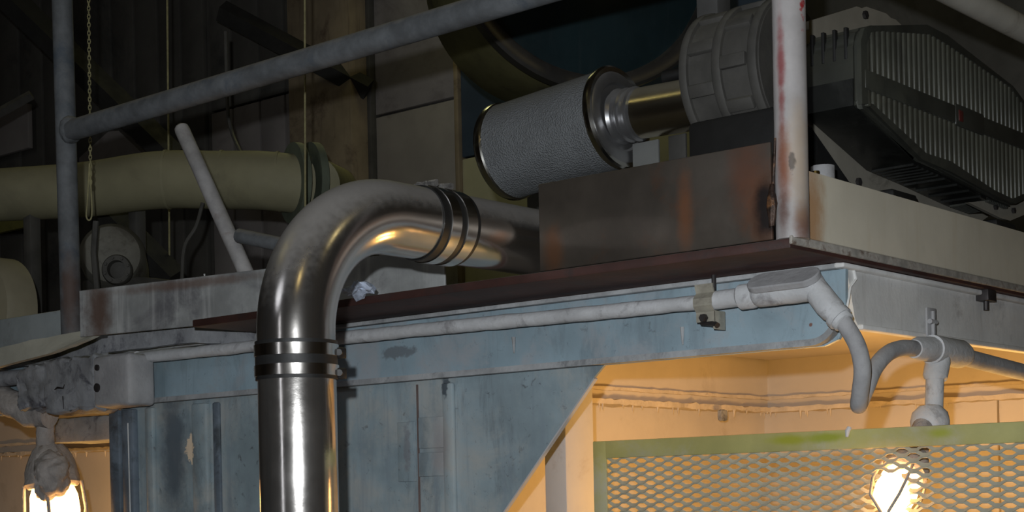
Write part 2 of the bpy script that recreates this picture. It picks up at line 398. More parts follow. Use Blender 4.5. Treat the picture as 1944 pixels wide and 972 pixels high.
def lump(bm, amp, scale, cuts=0, seed=0.0):             # caked, uneven surface
    if cuts:
        bmesh.ops.subdivide_edges(bm, edges=bm.edges[:], cuts=cuts, use_grid_fill=True)
    bm.normal_update()
    off = Vector((seed, seed * 1.7, -seed))
    for v in bm.verts:
        v.co += v.normal * (noise.noise(v.co * scale + off) * amp + noise.noise(v.co * scale * 2.7 + off) * amp * 0.5)


def obj(name, bm, m, parent=None, sharp=0.6, origin=None):
    bmesh.ops.recalc_face_normals(bm, faces=bm.faces[:])
    for f in bm.faces: f.smooth = True
    for e in bm.edges:
        if len(e.link_faces) == 2 and e.calc_face_angle(0) > sharp: e.smooth = False
    xs = [v.co for v in bm.verts]
    lo = Vector([min(p[i] for p in xs) for i in range(3)]); hi = Vector([max(p[i] for p in xs) for i in range(3)])
    org = Vector(origin) if origin is not None else Vector(((lo.x + hi.x) / 2, (lo.y + hi.y) / 2, lo.z))
    for v in bm.verts: v.co -= org
    me = bpy.data.meshes.new(name); bm.to_mesh(me); bm.free()
    me.materials.append(M[m] if isinstance(m, str) else m)
    o = bpy.data.objects.new(name, me); COL.objects.link(o)
    if parent is not None:
        o.parent = parent
        pl = WORLD[parent.name]
        o.location = org - pl
    else:
        o.location = org
    WORLD[o.name] = org
    return o


WORLD = {}


def thing(name, label, cat, loc, group=None):
    o = bpy.data.objects.new(name, None); o.empty_display_size = 0.05; COL.objects.link(o); o.location = loc
    o['label'] = label; o['category'] = cat
    if group: o['group'] = group
    WORLD[o.name] = Vector(loc); return o


def tag(o, label, cat, group=None):
    o['label'] = label; o['category'] = cat
    if group: o['group'] = group
    return o


def struct(o):
    o['kind'] = 'structure'; return o


def V(*a): return Vector(a)


ZD = 2.0            # deck top
# ------------------------------------------------------------------ the hall
def slab(name, m, *b, parent=None):
    bm = BM(); box(bm, *b); o = obj(name, bm, m, parent)
    if parent is None: struct(o)
    return o


slab('floor', 'floor', -9, 6, -8, 3.2, -0.1, 0)
slab('ceiling', 'hall', -9, 6, -8, 3.2, 6.5, 6.6)
slab('wall_right', 'hall', 6, 6.1, -8, 3.2, 0, 6.5)
slab('wall_left', 'hall', -9.1, -9, -8, 3.2, 0, 6.5)
slab('wall_front', 'hall', -9, 6, -8.1, -8, 0, 6.5)
YW = 3.0
wb = slab('wall_back', 'wall_dark', -9, 6, YW, YW + 0.2, 0, 6.5)


def xw(px, py=200, y=YW): return on(px, py, 1, y).x


def wsheet(name, m, pa, pb, z0, z1, t):
    bm = BM(); box(bm, xw(pa), xw(pb), YW - t, YW + 0.001, z0, z1, 0.004)
    return obj(name, bm, m, wb)


seam = on(800, 205, 1, YW).z
wsheet('column', 'column', 597, 715, 0, 6.4, 0.16)
wsheet('panel', 'panel_pink', 722, 876, 0, seam - 0.006, 0.03)
wsheet('panel', 'panel_pink', 722, 876, seam + 0.006, 6.4, 0.03)
zt = on(900, 300, 1, YW).z
wsheet('panel', 'panel_blue', 884, 1500, zt + 0.004, 6.4, 0.03)
wsheet('panel', 'panel_tan', 884, 1500, 0, zt - 0.004, 0.03)
wsheet('trim_strip', 'column', 876, 884, 0, 6.4, 0.05)
wsheet('trim_strip', 'dark_steel', 713, 722, 0, 6.4, 0.06)
zp = on(480, 160, 1, YW).z
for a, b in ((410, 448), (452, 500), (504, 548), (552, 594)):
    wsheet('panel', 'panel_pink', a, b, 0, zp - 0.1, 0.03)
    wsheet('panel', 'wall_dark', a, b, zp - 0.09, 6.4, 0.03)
for a in range(-40, 400, 44):
    wsheet('panel', 'wall_dark', a, a + 40, 0, 6.4, 0.03)

# ------------------------------------------------------------------ steel deck of the raised platform
XL = -1.386
dk = thing('steel_deck', 'brown steel deck plate overhanging the blue beam, grey worn right edge', 'deck', (-0.7, 0.9, 1.985))
bm = BM(); box(bm, XL, 0.0, 0.0, 2.1, 1.985, ZD, 0.002); obj('plate', bm, 'deck', dk)
bm = BM(); box(bm, 0.0, 0.006, -0.004, 2.1, 1.990, ZD + 0.003, 0.002); lump(bm, 0.001, 60, 3); obj('edge_strip', bm, 'deck_edge', dk)
bm = BM(); box(bm, -4.4, XL - 0.004, 0.225, 1.04, 1.985, ZD, 0.002)
tag(obj('side_deck', bm, 'caked_dark'), 'shadowed left deck plate behind the dusty toe plate', 'deck')  # stretched left over the pit to stop its lights leaking upward

# guardrail: posts, mid rail, side rail
gr = thing('guardrail', 'tubular guardrail around the raised deck, cream at right, blue grey at left', 'railing', (0, 0.028, ZD))
pc = on(1505, 440, 1, 0.0)
RP = 0.0248
bm = BM(); q0, q1 = on(1505, 440, 1, .02), on(1497, 0, 1, .02); tube(bm, [V(q0.x, .02, ZD), V(q1.x + (q1.x - q0.x), .02, q1.z + q1.z - q0.z), V(q1.x + (q1.x - q0.x) * 2, .02, 3.2)], RP, 32); obj('corner_post', bm, 'post', gr)['label'] = 'cream post with red paint and rust stains'
bm = BM(); q0, q1 = on(136, 640, 1, .06), on(118, 0, 1, .06); tube(bm, [V(q0.x, .06, ZD + .001), V(q1.x + (q1.x - q0.x) * .5, .06, q1.z + (q1.z - q0.z) * .5)], 0.0232, 28); obj('post', bm, 'rail_blue', gr)['label'] = 'dusty blue grey post, rusted at the foot'
ra, rb = on(128, 250, 1, 0.05), on(990, -6, 1, 0.02)
rb = ra + (rb - ra) * 1.38
bm = BM(); tube(bm, [ra, rb], 0.0235, 28); obj('mid_rail', bm, 'rail_blue', gr)['label'] = 'dusty blue grey rail'
lump_bm = BM(); bmesh.ops.create_uvsphere(lump_bm, u_segments=20, v_segments=12, radius=0.0255, matrix=Matrix.Translation(ra + V(.012, 0, .003)) @ Matrix.Diagonal((1, 1, 1.2, 1)))
lump(lump_bm, 0.004, 60); obj('weld_collar', lump_bm, 'rail_blue', gr)
sa, sb = on(1829, 0, 0, 0.0), on(1944, 57, 0, 0.0)
bm = BM(); tube(bm, [V(-0.004, 0.02, sa.z + 0.003), V(0, sb.y + 1.1, sb.z + 0.006)], 0.0235, 28); obj('side_rail', bm, 'rail_cream', gr)['label'] = 'cream rail'
bm = BM(); box(bm, 0.0 - 0.02, 0.02, 1.99, 2.03, ZD, 3.2, 0.004); obj('post', bm, 'rail_cream', gr)

# toe plates round the deck
bm = BM(); box(bm, -0.474, -0.030, 0.0, 0.006, ZD + 0.001, ZD + 0.146, 0.0015)
tag(obj('toe_plate', bm, 'toe_steel'), 'bare brown steel toe plate with a heat tinted band, welded beside the cream post', 'toe plate')
bm = BM(); box(bm, -0.005, 0.003, 0.047, 2.0, ZD + 0.004, ZD + 0.106, 0.002)
tag(obj('toe_board', bm, 'toe_cream'), 'cream painted toe board running along the right edge of the deck', 'toe plate')
# weld blob between toe plate and post
bm = BM()
wp = [on(1466, y, 1, -0.002) for y in (350, 375, 400, 430)]
tube(bm, wp, [0.003, 0.0075, 0.008, 0.004], 12); lump(bm, 0.0025, 160, 1)
tag(obj('weld_bead', bm, 'weld'), 'burnt lumpy weld between bare steel toe plate and cream post', 'weld')
bm = BM(); tube(bm, [on(1472, 262, 1, -0.001), on(1468, 350, 1, -0.001)], 0.0022, 8)
tag(obj('weld_bead', bm, 'weld'), 'thin dark weld line down the upper edge of the bare toe plate', 'weld')
# left toe plate: dusty, slightly skewed
ta, tb = on(150, 552, 2, ZD + 0.105), on(843, 470, 2, ZD + 0.105)
d = (tb - ta).normalized(); nrm = V(-d.y, d.x, 0)
if nrm.y < 0: nrm = -nrm
bm = BM(); prism(bm, [V(ta.x, ta.y, ZD + 0.002), V(tb.x, tb.y, ZD + 0.002), tb, ta], nrm * 0.006)
bmesh.ops.bevel(bm, geom=bm.edges[:], offset=0.0012, segments=1, affect='EDGES')
tag(obj('toe_plate', bm, 'toe_dusty'), 'dusty grey toe plate with pale drips, behind the silver pipe elbow', 'toe plate')
bm = BM()
for px, y0, y1 in ((388, 520, 560), (213, 565, 625), (247, 548, 630), (668, 500, 545), (705, 492, 540), (777, 500, 545)):
    f = (px - 150) / (843 - 150)
    dep = (ta + (tb - ta) * f - CAM).dot(FWD) - 0.002
    tube(bm, [at(px, y0, dep), at(px + 2, y1, dep)], [0.0018, 0.0010], 6)
o = tag(obj('dust_drips', bm, mat('pale_dust', (0.55, 0.55, 0.55), 0.9)), 'pale dried dust drips on the dusty toe plate', 'drips'); o['kind'] = 'stuff'
# crumpled scrap lying on the deck behind the elbow
bm = BM(); bmesh.ops.create_icosphere(bm, subdivisions=3, radius=0.022, matrix=Matrix.Translation(on(680, 549, 2, ZD + 0.012)) @ Matrix.Diagonal((1.5, 1, 0.55, 1)))
lump(bm, 0.012, 70); tag(obj('crumpled_rag', bm, mat('blue_white_rag', (0.42, 0.48, 0.60), 0.9, var=0.4, vscale=70)), 'small crumpled blue and white rag on the deck under the elbow', 'rag')

# ------------------------------------------------------------------ ring beams
YB = 0.205
bb = thing('channel_beam', 'blue steel channel beam under the front edge of the deck', 'beam', (-1.0, YB, 1.857))
bm = BM(); prism(bm, [V(-2.4, YB, 1.857), V(-0.06, YB, 1.857), V(-0.035, YB, 1.866), V(-0.022, YB, 1.89), V(-0.020, YB, 1.984), V(-2.4, YB, 1.984)], (0, 0.008, 0)); obj('web', bm, 'beam_blue', bb)
bm = BM(); box(bm, -2.4, -0.020, YB - 0.018, YB, 1.976, 1.9845, 0.002); lump(bm, 0.0006, 40); obj('top_flange', bm, 'flange', bb)
path = [V(-2.4, 0, 1.8575), V(-1.8, 0, 1.8575), V(-1.2, 0, 1.8575), V(-0.6, 0, 1.8575), V(-0.075, 0, 1.8575)]
for k in range(1, 9):
    a = k / 8 * math.pi / 2; path.append(V(-0.075 + 0.053 * math.sin(a), 0, 1.9105 - 0.053 * math.cos(a)))
bm = BM(); vs = []
pp = []
for i, p in enumerate(path):
    t = (path[min(i + 1, len(path) - 1)] - path[max(0, i - 1)]).normalized(); n_ = V(-t.z, 0, t.x)
    vs.append([bm.verts.new(V(q.x, y, q.z)) for q, y in ((p, YB - 0.020), (p, YB + 0.002), (p + n_ * 0.009, YB + 0.002), (p + n_ * 0.011, YB - 0.018))])
for a, b in zip(vs, vs[1:]):
    for k in range(4): bm.faces.new((a[k], a[(k + 1) % 4], b[(k + 1) % 4], b[k]))
bm.faces.new(vs[0]); bm.faces.new(vs[-1][::-1])
obj('bottom_flange', bm, 'flange', bb)
for px in (975, 1295):
    bm = BM(); p = on(px, 640 - (px - 975) * 0.06, 1, YB - 0.003); tube(bm, [p, p + V(0.0005, 0, -0.03)], [0.004, 0.0015], 8); o_ = obj('paint_run', bm, 'flange', bb)

wbm = thing('channel_beam', 'dusty white steel beam under the right edge of the deck', 'beam', (-0.024, 1.0, 1.884))
bm = BM(); prism(bm, [V(-0.032, YB + 0.01, 1.982), V(-0.032, YB + 0.035, 1.90), V(-0.032, YB + 0.05, 1.885), V(-0.032, 2.3, 1.885), V(-0.032, 2.3, 1.982)], (0.008, 0, 0)); obj('web', bm, 'beam_white', wbm)
bm = BM(); box(bm, -0.03, -0.012, YB - 0.02, 2.3, 1.976, 1.9845, 0.003); lump(bm, 0.0012, 30, 3); obj('top_flange', bm, 'beam_white', wbm)
bm = BM(); box(bm, -0.034, -0.015, YB + 0.045, 2.3, 1.883, 1.892, 0.003); lump(bm, 0.0012, 40, 4); obj('bottom_flange', bm, 'beam_white', wbm)
bm = BM(); pts = [on(1610 + dx, y, 0, -0.022) for dx, y in ((10, 512), (14, 530), (4, 545), (0, 565), (-4, 590), (-2, 615))]
tube(bm, pts, 0.0025, 8); lump(bm, 0.002, 200); obj('weld_seam', bm, 'beam_white', wbm)
# bolt hanging under the deck edge
cl = thing('beam_clip', 'small dark bolted clip on the dusty white beam under the deck', 'clip', on(1872, 562, 0, -0.01))
p = on(1872, 570, 0, -0.012)
bm = BM(); box(bm, p.x - 0.012, p.x + 0.012, p.y - 0.018, p.y + 0.018, p.z - 0.002, 1.985, 0.001); obj('clip_plate', bm, 'bolt_dark', cl)
bm = BM(); tube(bm, [p, p + V(0, 0, -0.018)], 0.005, 10); obj('bolt', bm, 'bolt_dark', cl)

# ------------------------------------------------------------------ blue front wall with ribs and diagonal opening
YP = 0.205
wf = BM()
zb = 0.0
poly = [V(-1.915, YP, zb), V(-1.12, YP, zb), V(-1.12, YP, 1.19), V(-0.7405, YP, 1.5992), V(-0.5215, YP, 1.836), V(-0.497, YP, 1.858), V(-1.915, YP, 1.858)]
prism(wf, poly, (0, 0.006, 0))
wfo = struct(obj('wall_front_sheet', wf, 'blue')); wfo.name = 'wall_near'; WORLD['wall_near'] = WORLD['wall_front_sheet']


def rib(name, pa, pb, proud, m, ztop=1.848, bev=0.004):
    xa, xb = on(pa, 800, 1, YP).x, on(pb, 800, 1, YP).x
    bm = BM(); box(bm, xa, xb, YP - proud, YP + 0.001, 0, ztop, bev); return obj(name, bm, m, wfo)


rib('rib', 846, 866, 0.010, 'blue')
rib('rib', 240, 262, 0.016, 'blue_dark')
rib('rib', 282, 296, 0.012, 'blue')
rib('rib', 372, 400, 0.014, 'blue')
rib('rib', 408, 420, 0.008, 'blue_dark')
rib('corner_angle', 219, 238, 0.02, 'blue_dark')
# brackets and door-hinge like plates in the channel
for (x0, y0, x1, y1) in ((797, 790, 843, 852), (797, 858, 843, 905), (758, 800, 790, 915)):
    a, b = on(x0, y1, 1, YP), on(x1, y0, 1, YP)
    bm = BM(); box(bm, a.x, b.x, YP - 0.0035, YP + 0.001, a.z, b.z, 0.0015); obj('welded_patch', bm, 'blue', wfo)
a = on(793, 720, 1, YP).x
bm = BM(); box(bm, a - 0.0012, a + 0.0012, YP - 0.004, YP + 0.001, 0, 1.85); obj('seam_strip', bm, mat('brown_seam', (0.14, 0.10, 0.09), 0.8), wfo)
# thin return lip along the diagonal
bm = BM(); q0, q1 = V(-1.12, YP, 1.19), V(-0.5215, YP, 1.836)
dd = (q1 - q0).normalized(); nn = V(dd.z, 0, -dd.x)
prism(bm, [q0, q1, q1 + nn * 0.003, q0 + nn * 0.003], (0, 0.009, 0)); obj('edge_lip', bm, 'grey_post', wfo)
bm = BM(); x0 = on(246, 850, 1, YP - 0.022).x; tube(bm, [V(x0, YP - 0.021, 1.2), V(x0 - 0.006, YP - 0.021, 1.815)], 0.0016, 6); obj('pale_edge_line', bm, mat('pale_edge_tone', (0.6, 0.62, 0.62), 0.5), wfo)  # thin pale line down the edge of the corner angle

# ------------------------------------------------------------------ lit chamber behind: column, walls with caked ledges
cp = BM(); box(cp, -0.837, -0.781, 0.45, 0.545, 0, 1.984, 0.004)
tag(obj('column', cp, 'grey_post'), 'light grey square column inside the chamber behind the diagonal opening', 'column')


def ledge_wall(name, normal_axis, v, lo, hi, zl=1.842, inward=1):
    """painted wall whose upper beam ends in a flange caked with dust"""
    s = inward
    def bx(bm, n0, n1, a0, a1, z0, z1, bev=0.0):
        n0, n1 = min(n0, n1), max(n0, n1)
        if normal_axis == 0: box(bm, n0, n1, a0, a1, z0, z1, bev)
        else: box(bm, a0, a1, n0, n1, z0, z1, bev)
    bm = BM(); bx(bm, v, v - s * 0.04, lo, hi, 0, zl + 0.02); o = struct(obj(name, bm, 'cream_wall'))
    bm = BM(); bx(bm, v + s * 0.03, v - s * 0.02, lo, hi, zl, 1.984); obj('upper_beam', bm, 'cream_wall', o)
    L = hi - lo; N = int(L / 0.02)
    bm = BM(); bx(bm, v + s * 0.052, v, lo, hi, zl - 0.006, zl + 0.006)
    es = [e for e in bm.edges if e.calc_length() > L * 0.9]
    bmesh.ops.subdivide_edges(bm, edges=es, cuts=N, use_grid_fill=True); lump(bm, 0.006, 45, 0, 3.3)
    obj('caked_flange', bm, 'cream_ledge', o)
    bm = BM(); bx(bm, v + s * 0.040, v, lo, hi, zl + 0.028, zl + 0.036)
    es = [e for e in bm.edges if e.calc_length() > L * 0.9]
    bmesh.ops.subdivide_edges(bm, edges=es, cuts=N, use_grid_fill=True); lump(bm, 0.003, 40, 0, 8.1)
    obj('caked_bead', bm, 'cream_ledge', o)
    bm = BM(); random.seed(int(abs(v) * 100))
    for k in range(int(L / 0.05)):
        a = lo + random.random() * L; r = random.uniform(0.002, 0.004); h = random.uniform(0.008, 0.026)
        p = V(v + s * 0.048, a, zl - 0.002) if normal_axis == 0 else V(a, v + s * 0.048, zl - 0.002)
        tube(bm, [p, p + V(0, 0, -h * 0.5), p + V(0, 0, -h)], [r, r * 0.7, r * 0.15], 6)
    q = obj('dust_icicles', bm, 'cream_ledge', o); q['kind'] = 'stuff'
    return o


ledge_wall('wall_chamber_left', 0, -1.06, 0.24, 1.70)
ledge_wall('wall_chamber_back', 1, 1.68, -1.06, -0.034, inward=-1)
ledge_wall('wall_pit_back', 1, 0.95, -4.4, -1.10, zl=1.80, inward=-1)
bm = BM(); box(bm, -0.012 + on(1903, 780, 1, 1.68).x, on(1903, 780, 1, 1.68).x - 0.008, 1.676, 1.681, 0, 1.835); obj('seam_strip', bm, 'column', bpy.data.objects['wall_chamber_back'])
bm = BM(); box(bm, -1.02, -0.036, 0.24, 1.68, 1.9765, 1.9842); struct(obj('ceiling_chamber', bm, 'cream_wall'))
# little scrap hanging under the ledge
p = on(1372, 789, 0, -0.98); bm = BM(); box(bm, p.x - .006, p.x + .006, p.y - .016, p.y + .016, p.z - .012, p.z + .014, .003); lump(bm, .003, 90, 2)
tag(obj('tape_scrap', bm, 'caked_dark'), 'small grey scrap stuck under the dusty ledge in the chamber', 'scrap')

# ------------------------------------------------------------------ stainless pipe with elbow and couplings
PXX, PYY, PR = -0.559, -0.468, 0.0577
ZC = 2.0685; RB = 0.195
ep = thing('exhaust_pipe', 'large stainless steel pipe rising and bending over the deck edge', 'pipe', (PXX, PYY, 0))
bm = BM(); tube(bm, [V(PXX, PYY, 0), V(PXX, PYY, 0.9), V(PXX, PYY, 1.826)], PR, 72); obj('riser', bm, 'stainless_v', ep)['label'] = 'bright brushed vertical pipe'
pts = [V(PXX, PYY, 1.828), V(PXX, PYY, ZC - RB)]
for k in range(1, 33):
    a = k / 32 * math.pi / 2; pts.append(V(PXX, PYY + RB - RB * math.cos(a), ZC - RB + RB * math.sin(a)))
pts.append(V(PXX, -0.155, ZC))
bm = BM(); tube(bm, pts, PR, 72); obj('elbow', bm, 'stainless', ep)['label'] = 'dusty satin elbow'
bm = BM(); tube(bm, [V(PXX, -0.153, ZC), V(PXX, 0.2, ZC), V(PXX, 0.62, ZC)], PR, 72); obj('cross_run', bm, 'stainless', ep)


def coupling(org, axis, spans, label):
    d, u, v = frame_of(axis)
    g = bpy.data.objects.new('coupling', None); COL.objects.link(g); g.parent = ep
    L = spans[-1][1]
    bm = BM(); R0 = PR + 0.0005
    R1 = PR + 0.0022
    lathe(bm, org, axis, [(R0, 0), (R1 + .0006, 0), (R1 + .0006, L), (R0, L)], 72)
    g2 = obj('coupling_tmp', bm, 'rubber', ep); bpy.data.objects.remove(g); g2.name = 'coupling'; WORLD[g2.name] = WORLD['coupling_tmp']; g2['label'] = label
    for a, b in spans:
        if a < 0: continue
    return g2


def band(par, org, axis, a, b):
    bm = BM(); r = PR + 0.0028
    lathe(bm, org, axis, [(r - .001, a), (r + .0016, a + .0006), (r + .0014, (a + b) / 2), (r + .0016, b - .0006), (r - .001, b)], 72)
    return obj('band', bm, 'band', par)


c1 = coupling((PXX, PYY, 1.806), (0, 0, 1), [(0, 0.0565)], 'black rubber coupling with two steel bands')
band(c1, (PXX, PYY, 1.806), (0, 0, 1), 0.0045, 0.0215); band(c1, (PXX, PYY, 1.806), (0, 0, 1), 0.0335, 0.0515)
c2 = coupling((PXX, -0.204, ZC), (0, 1, 0), [(0, 0.086)], 'black rubber coupling with two steel bands')
band(c2, (PXX, -0.204, ZC), (0, 1, 0), 0.017, 0.040); band(c2, (PXX, -0.204, ZC), (0, 1, 0), 0.054, 0.078)
# worm screws
for k, zz in enumerate((1.815, 1.845)):
    p = V(PXX, PYY, zz) + (RIGHT0 * 0.98 + FWD * 0.1).normalized() * (PR + 0.006)
    bm = BM(); box(bm, p.x - .006, p.x + .006, p.y - .008, p.y + .008, p.z - .008, p.z + .008, .002); tube(bm, [p + FWD * -.018, p + FWD * .018], .005, 10)
    obj('clamp_screw', bm, 'rubber', c1)
for k, yy in enumerate((-0.178, -0.142)):
    p = V(PXX - 0.004, yy, ZC + PR + 0.006)
    bm = BM(); box(bm, p.x - .012, p.x + .012, yy - .011, yy + .011, p.z - .006, p.z + .006, .003); tube(bm, [p + V(-.024, 0, 0.001), p + V(.024, 0, 0.001)], .0055, 10)
    lump(bm, .002, 200, 1); obj('clamp_screw', bm, 'rubber_dusty', c2)['label'] = 'dust caked screw housing'

# ------------------------------------------------------------------ conduit run along the blue beam
YC = 0.163
cr = thing('conduit_run', 'pale dust caked conduit running along the blue beam', 'conduit', (-1.0, YC, 1.94))
ca, cb = on(236, 682, 1, YC), on(1330, 574, 1, YC)
n = 60; bm = BM()
pts = [ca + (cb - ca) * (i / n) for i in range(n + 1)]
tube(bm, pts, 0.0128, 18); lump(bm, 0.0016, 30, 0, 1.0); obj('pipe', bm, 'conduit', cr)
# clamp with threaded rod up to the deck
ck = thing('conduit_clamp', 'brown metal clamp with a bolt holding the pale conduit under the deck', 'clamp', on(1336, 575, 1, YC))
p0, p1 = on(1320, 612, 1, YC - .018), on(1352, 537, 1, YC - .018)
zz = [p1.z, p1.z - .006, p1.z - .014, p1.z - .024, p1.z - .036, p1.z - .046, p1.z - .062]
yy = [0, 0, 0.004, -0.006, -0.006, 0.003, 0.003]
front = [V(p0.x, YC - .018 + y, z) for y, z in zip(yy, zz)]; back = [p + V(0, .0035, 0) for p in front]
bm = BM(); prism(bm, front + back[::-1], (p1.x - p0.x, 0, 0)); obj('strap', bm, 'clamp', ck)
bm = BM(); box(bm, p1.x - .003, p1.x, YC - .014, YC + .02, p1.z - .075, p1.z - .044, .001); obj('strap_ear', bm, 'clamp', ck)
bm = BM(); q = V((p0.x + p1.x) / 2, YC - .016, p1.z - .056); lathe(bm, q, (0, -1, 0), [(0, .009), (.006, .009), (.007, .007), (.007, 0)], 6); obj('bolt', bm, 'bolt_dark', ck)
bm = BM(); q = V((p0.x + p1.x) / 2 + 0.004, YC - .012, p1.z - .064); tube(bm, [q - V(.014, 0, -.001), q + V(.016, -.002, -.003), q + V(.02, -.004, -.006)], [.0035, .004, .005], 8); obj('wing_nut', bm, 'bolt_dark', ck)
bm = BM(); q = V(p1.x - .006, YC - .004, p1.z); tube(bm, [q - V(0, 0, .01), V(q.x, q.y, 1.986)], .0036, 10); obj('threaded_rod', bm, 'bolt_dark', ck)

# conduit body (elbow fitting) right of the clamp
lb = thing('elbow_fitting', 'pale rounded conduit elbow fitting at the beam corner', 'fitting', on(1490, 550, 1, YC))
bm = BM(); tube(bm, [on(1350, 571, 1, YC - .004), on(1352, 571, 1, YC - .004), on(1412, 563, 1, YC - .004)], [.012, .0155, .0155], 20); lump(bm, .0008, 60); obj('nipple', bm, 'conduit', lb)
bm = BM(); tube(bm, [on(1404, 565, 1, YC - .006), on(1408, 564, 1, YC - .006), on(1432, 561, 1, YC - .006), on(1440, 560, 1, YC - .006)], [.017, .021, .021, .017], 20); lump(bm, .001, 60); obj('hub', bm, 'conduit', lb)
A, B = on(1430, 558, 1, YC - .012), on(1562, 542, 1, YC - .012)
bm = BM(); nseg = 24; dirb = (B - A)
pts = [A + dirb * (i / nseg) for i in range(nseg + 1)]
rs = [0.022 * min(1, math.sqrt(max(0.0, 1 - ((abs(i / nseg - .5) - .5 + .09) / .09) ** 2)) if abs(i / nseg - .5) > .41 else 1) + .001 for i in range(nseg + 1)]
tube(bm, pts, rs, 24); lump(bm, .0008, 60); obj('body', bm, 'conduit', lb)
# oval cover, facing up and out
bm = BM(); U = dirb.normalized(); W = V(0, -0.62, 0.78).normalized(); W = (W - U * W.dot(U)).normalized(); S = U.cross(W)
ctr = A + dirb * 0.5 + W * 0.014
def stad(hl, hw, h):
    out = []
    for k in range(33):
        a = -math.pi / 2 + math.pi * k / 32; out.append(ctr + U * (hl + math.cos(a) * hw) + S * (math.sin(a) * hw) + W * h)
    for k in range(33):
        a = math.pi / 2 + math.pi * k / 32; out.append(ctr + U * (-hl + math.cos(a) * hw) + S * (math.sin(a) * hw) + W * h)
    return out
HL, HW = 0.041, 0.0225
prev = None
for hw, h in ((HW - .004, -.004), (HW, 0), (HW, .008), (HW - .002, .010)):
    cur = [bm.verts.new(p) for p in stad(HL, hw, h)]
    if prev:
        for k in range(len(cur)): bm.faces.new((prev[k], prev[(k + 1) % len(cur)], cur[(k + 1) % len(cur)], cur[k]))
    else: bm.faces.new(cur[::-1])
    prev = cur
bm.faces.new(prev)
obj('cover_plate', bm, 'conduit_grey', lb)['label'] = 'grey oval cover'
H0, H1, H2 = on(1545, 545, 1, YC - .012), on(1572, 580, 1, YC - .014), on(1602, 612, 1, YC - .016)
bm = BM(); tube(bm, [H0, H1, H1 + (H2 - H1) * .3, H1 + (H2 - H1) * .35, H2, H2 + (H2 - H1) * .04], [.020, .0205, .020, .0185, .0175, .015], 24); lump(bm, .0007, 60); obj('outlet_hub', bm, 'conduit', lb)
bm = BM(); tube(bm, [on(1588, 598, 1, YC - .016), on(1596, 606, 1, YC - .016)], .0205, 20); obj('lock_ring', bm, 'conduit', lb)

# flexible conduit loop to the tee
fx = curve_pts([H2 + (H1 - H2) * .2, H2, on(1627, 655, 1, .16), on(1637, 700, 1, .175), on(1633, 745, 1, .19), on(1630, 768, 1, .205), on(1633, 764, 1, .235),
                on(1645, 735, 0, 0.0), on(1660, 700, 0, 0.0), on(1684, 672, 0, 0.0), on(1712, 661, 0, 0.0), on(1742, 662, 0, 0.0)], 10)
bm = BM(); tube(bm, fx, 0.0135, 20)
tag(obj('flexible_conduit', bm, 'conduit_grey'), 'grey flexible conduit hanging in a loop below the beam corner', 'conduit')

# ------------------------------------------------------------------ pendant lamps
def jelly_lamp(root, org, ax, scale, m_body, power, broken=False):
    d, u, v = frame_of(ax); s = scale
    bm = BM(); lathe(bm, org, ax, [(0, -.002), (.026 * s, 0), (.040 * s, .02 * s), (.050 * s, .05 * s), (.053 * s, .075 * s), (.046 * s, .082 * s), (0, .083 * s)], 32)
    lump(bm, .005 * s, 35, 1, 2.0); obj('canopy', bm, m_body, root)
    bm = BM(); lathe(bm, org, ax, [(.040 * s, .083 * s), (.046 * s, .10 * s), (.048 * s, .13 * s), (.044 * s, .165 * s), (.028 * s, .185 * s), (0, .19 * s)], 32)
    obj('glass_jar', bm, 'lamp_glass', root)['label'] = 'glowing glass jar'
    for k in range(4):
        a = math.pi / 4 + k * math.pi / 2; r = u * math.cos(a) + v * math.sin(a)
        bm = BM(); tube(bm, [org + d * (.075 * s) + r * .056 * s, org + d * (.13 * s) + r * .060 * s, org + d * (.175 * s) + r * .05 * s, org + d * (.205 * s) + r * .012 * s], .0035 * s, 8)
        obj('guard_bar', bm, m_body, root)
    q = org + d * (.27 * s)


XT = 0.0
rl = thing('pendant_lamp', 'lit pendant lamp on a dusty tee fitting behind the expanded metal guard', 'lamp', on(1775, 800, 0, XT))
T0 = on(1780, 664, 0, XT)
bm = BM(); tube(bm, [on(1735, 662, 0, XT), on(1742, 662, 0, XT), on(1768, 663, 0, XT), on(1772, 663, 0, XT)], [.016, .019, .021, .021], 20); lump(bm, .001, 60)
tube(bm, [on(1768, 663, 0, XT), on(1822, 672, 0, XT), on(1829, 674, 0, XT)], [.0245, .0245, .021], 22); lump(bm, .0014, 50, 0, 4); obj('tee', bm, 'conduit', rl)
bm = BM(); tube(bm, [T0 + V(0, 0, .004), T0 + V(0, 0, -.022), on(1775, 716, 0, XT), on(1775, 720, 0, XT)], [.020, .021, .021, .017], 22); lump(bm, .001, 60); obj('drop_hub', bm, 'conduit', rl)
bm = BM(); tube(bm, [on(1775, 716, 0, XT), on(1773, 775, 0, XT)], .0155, 20); obj('stem', bm, 'conduit', rl)
pb = on(1765, 772, 0, XT)
bm = BM(); lathe(bm, pb, (0, 0, -1), [(0, -.004), (.018, -.002), (.029, .010), (.033, .024), (.033, .034), (.028, .040), (0, .041)], 32); lump(bm, .0016, 60); obj('ceiling_rose', bm, 'conduit', rl)
hd = on(1752, 812, 0, XT)
bm = BM(); tube(bm, [pb + V(0, 0, -.041), hd, on(1738, 852, 0, XT)], [.014, .018, .022], 16); obj('swivel', bm, 'dust_clump', rl)
jo = on(1735, 856, 0, XT)
jd = (on(1676, 990, 0, XT) - jo)
jelly_lamp(rl, jo, jd, 0.72, 'dust_clump', 1)
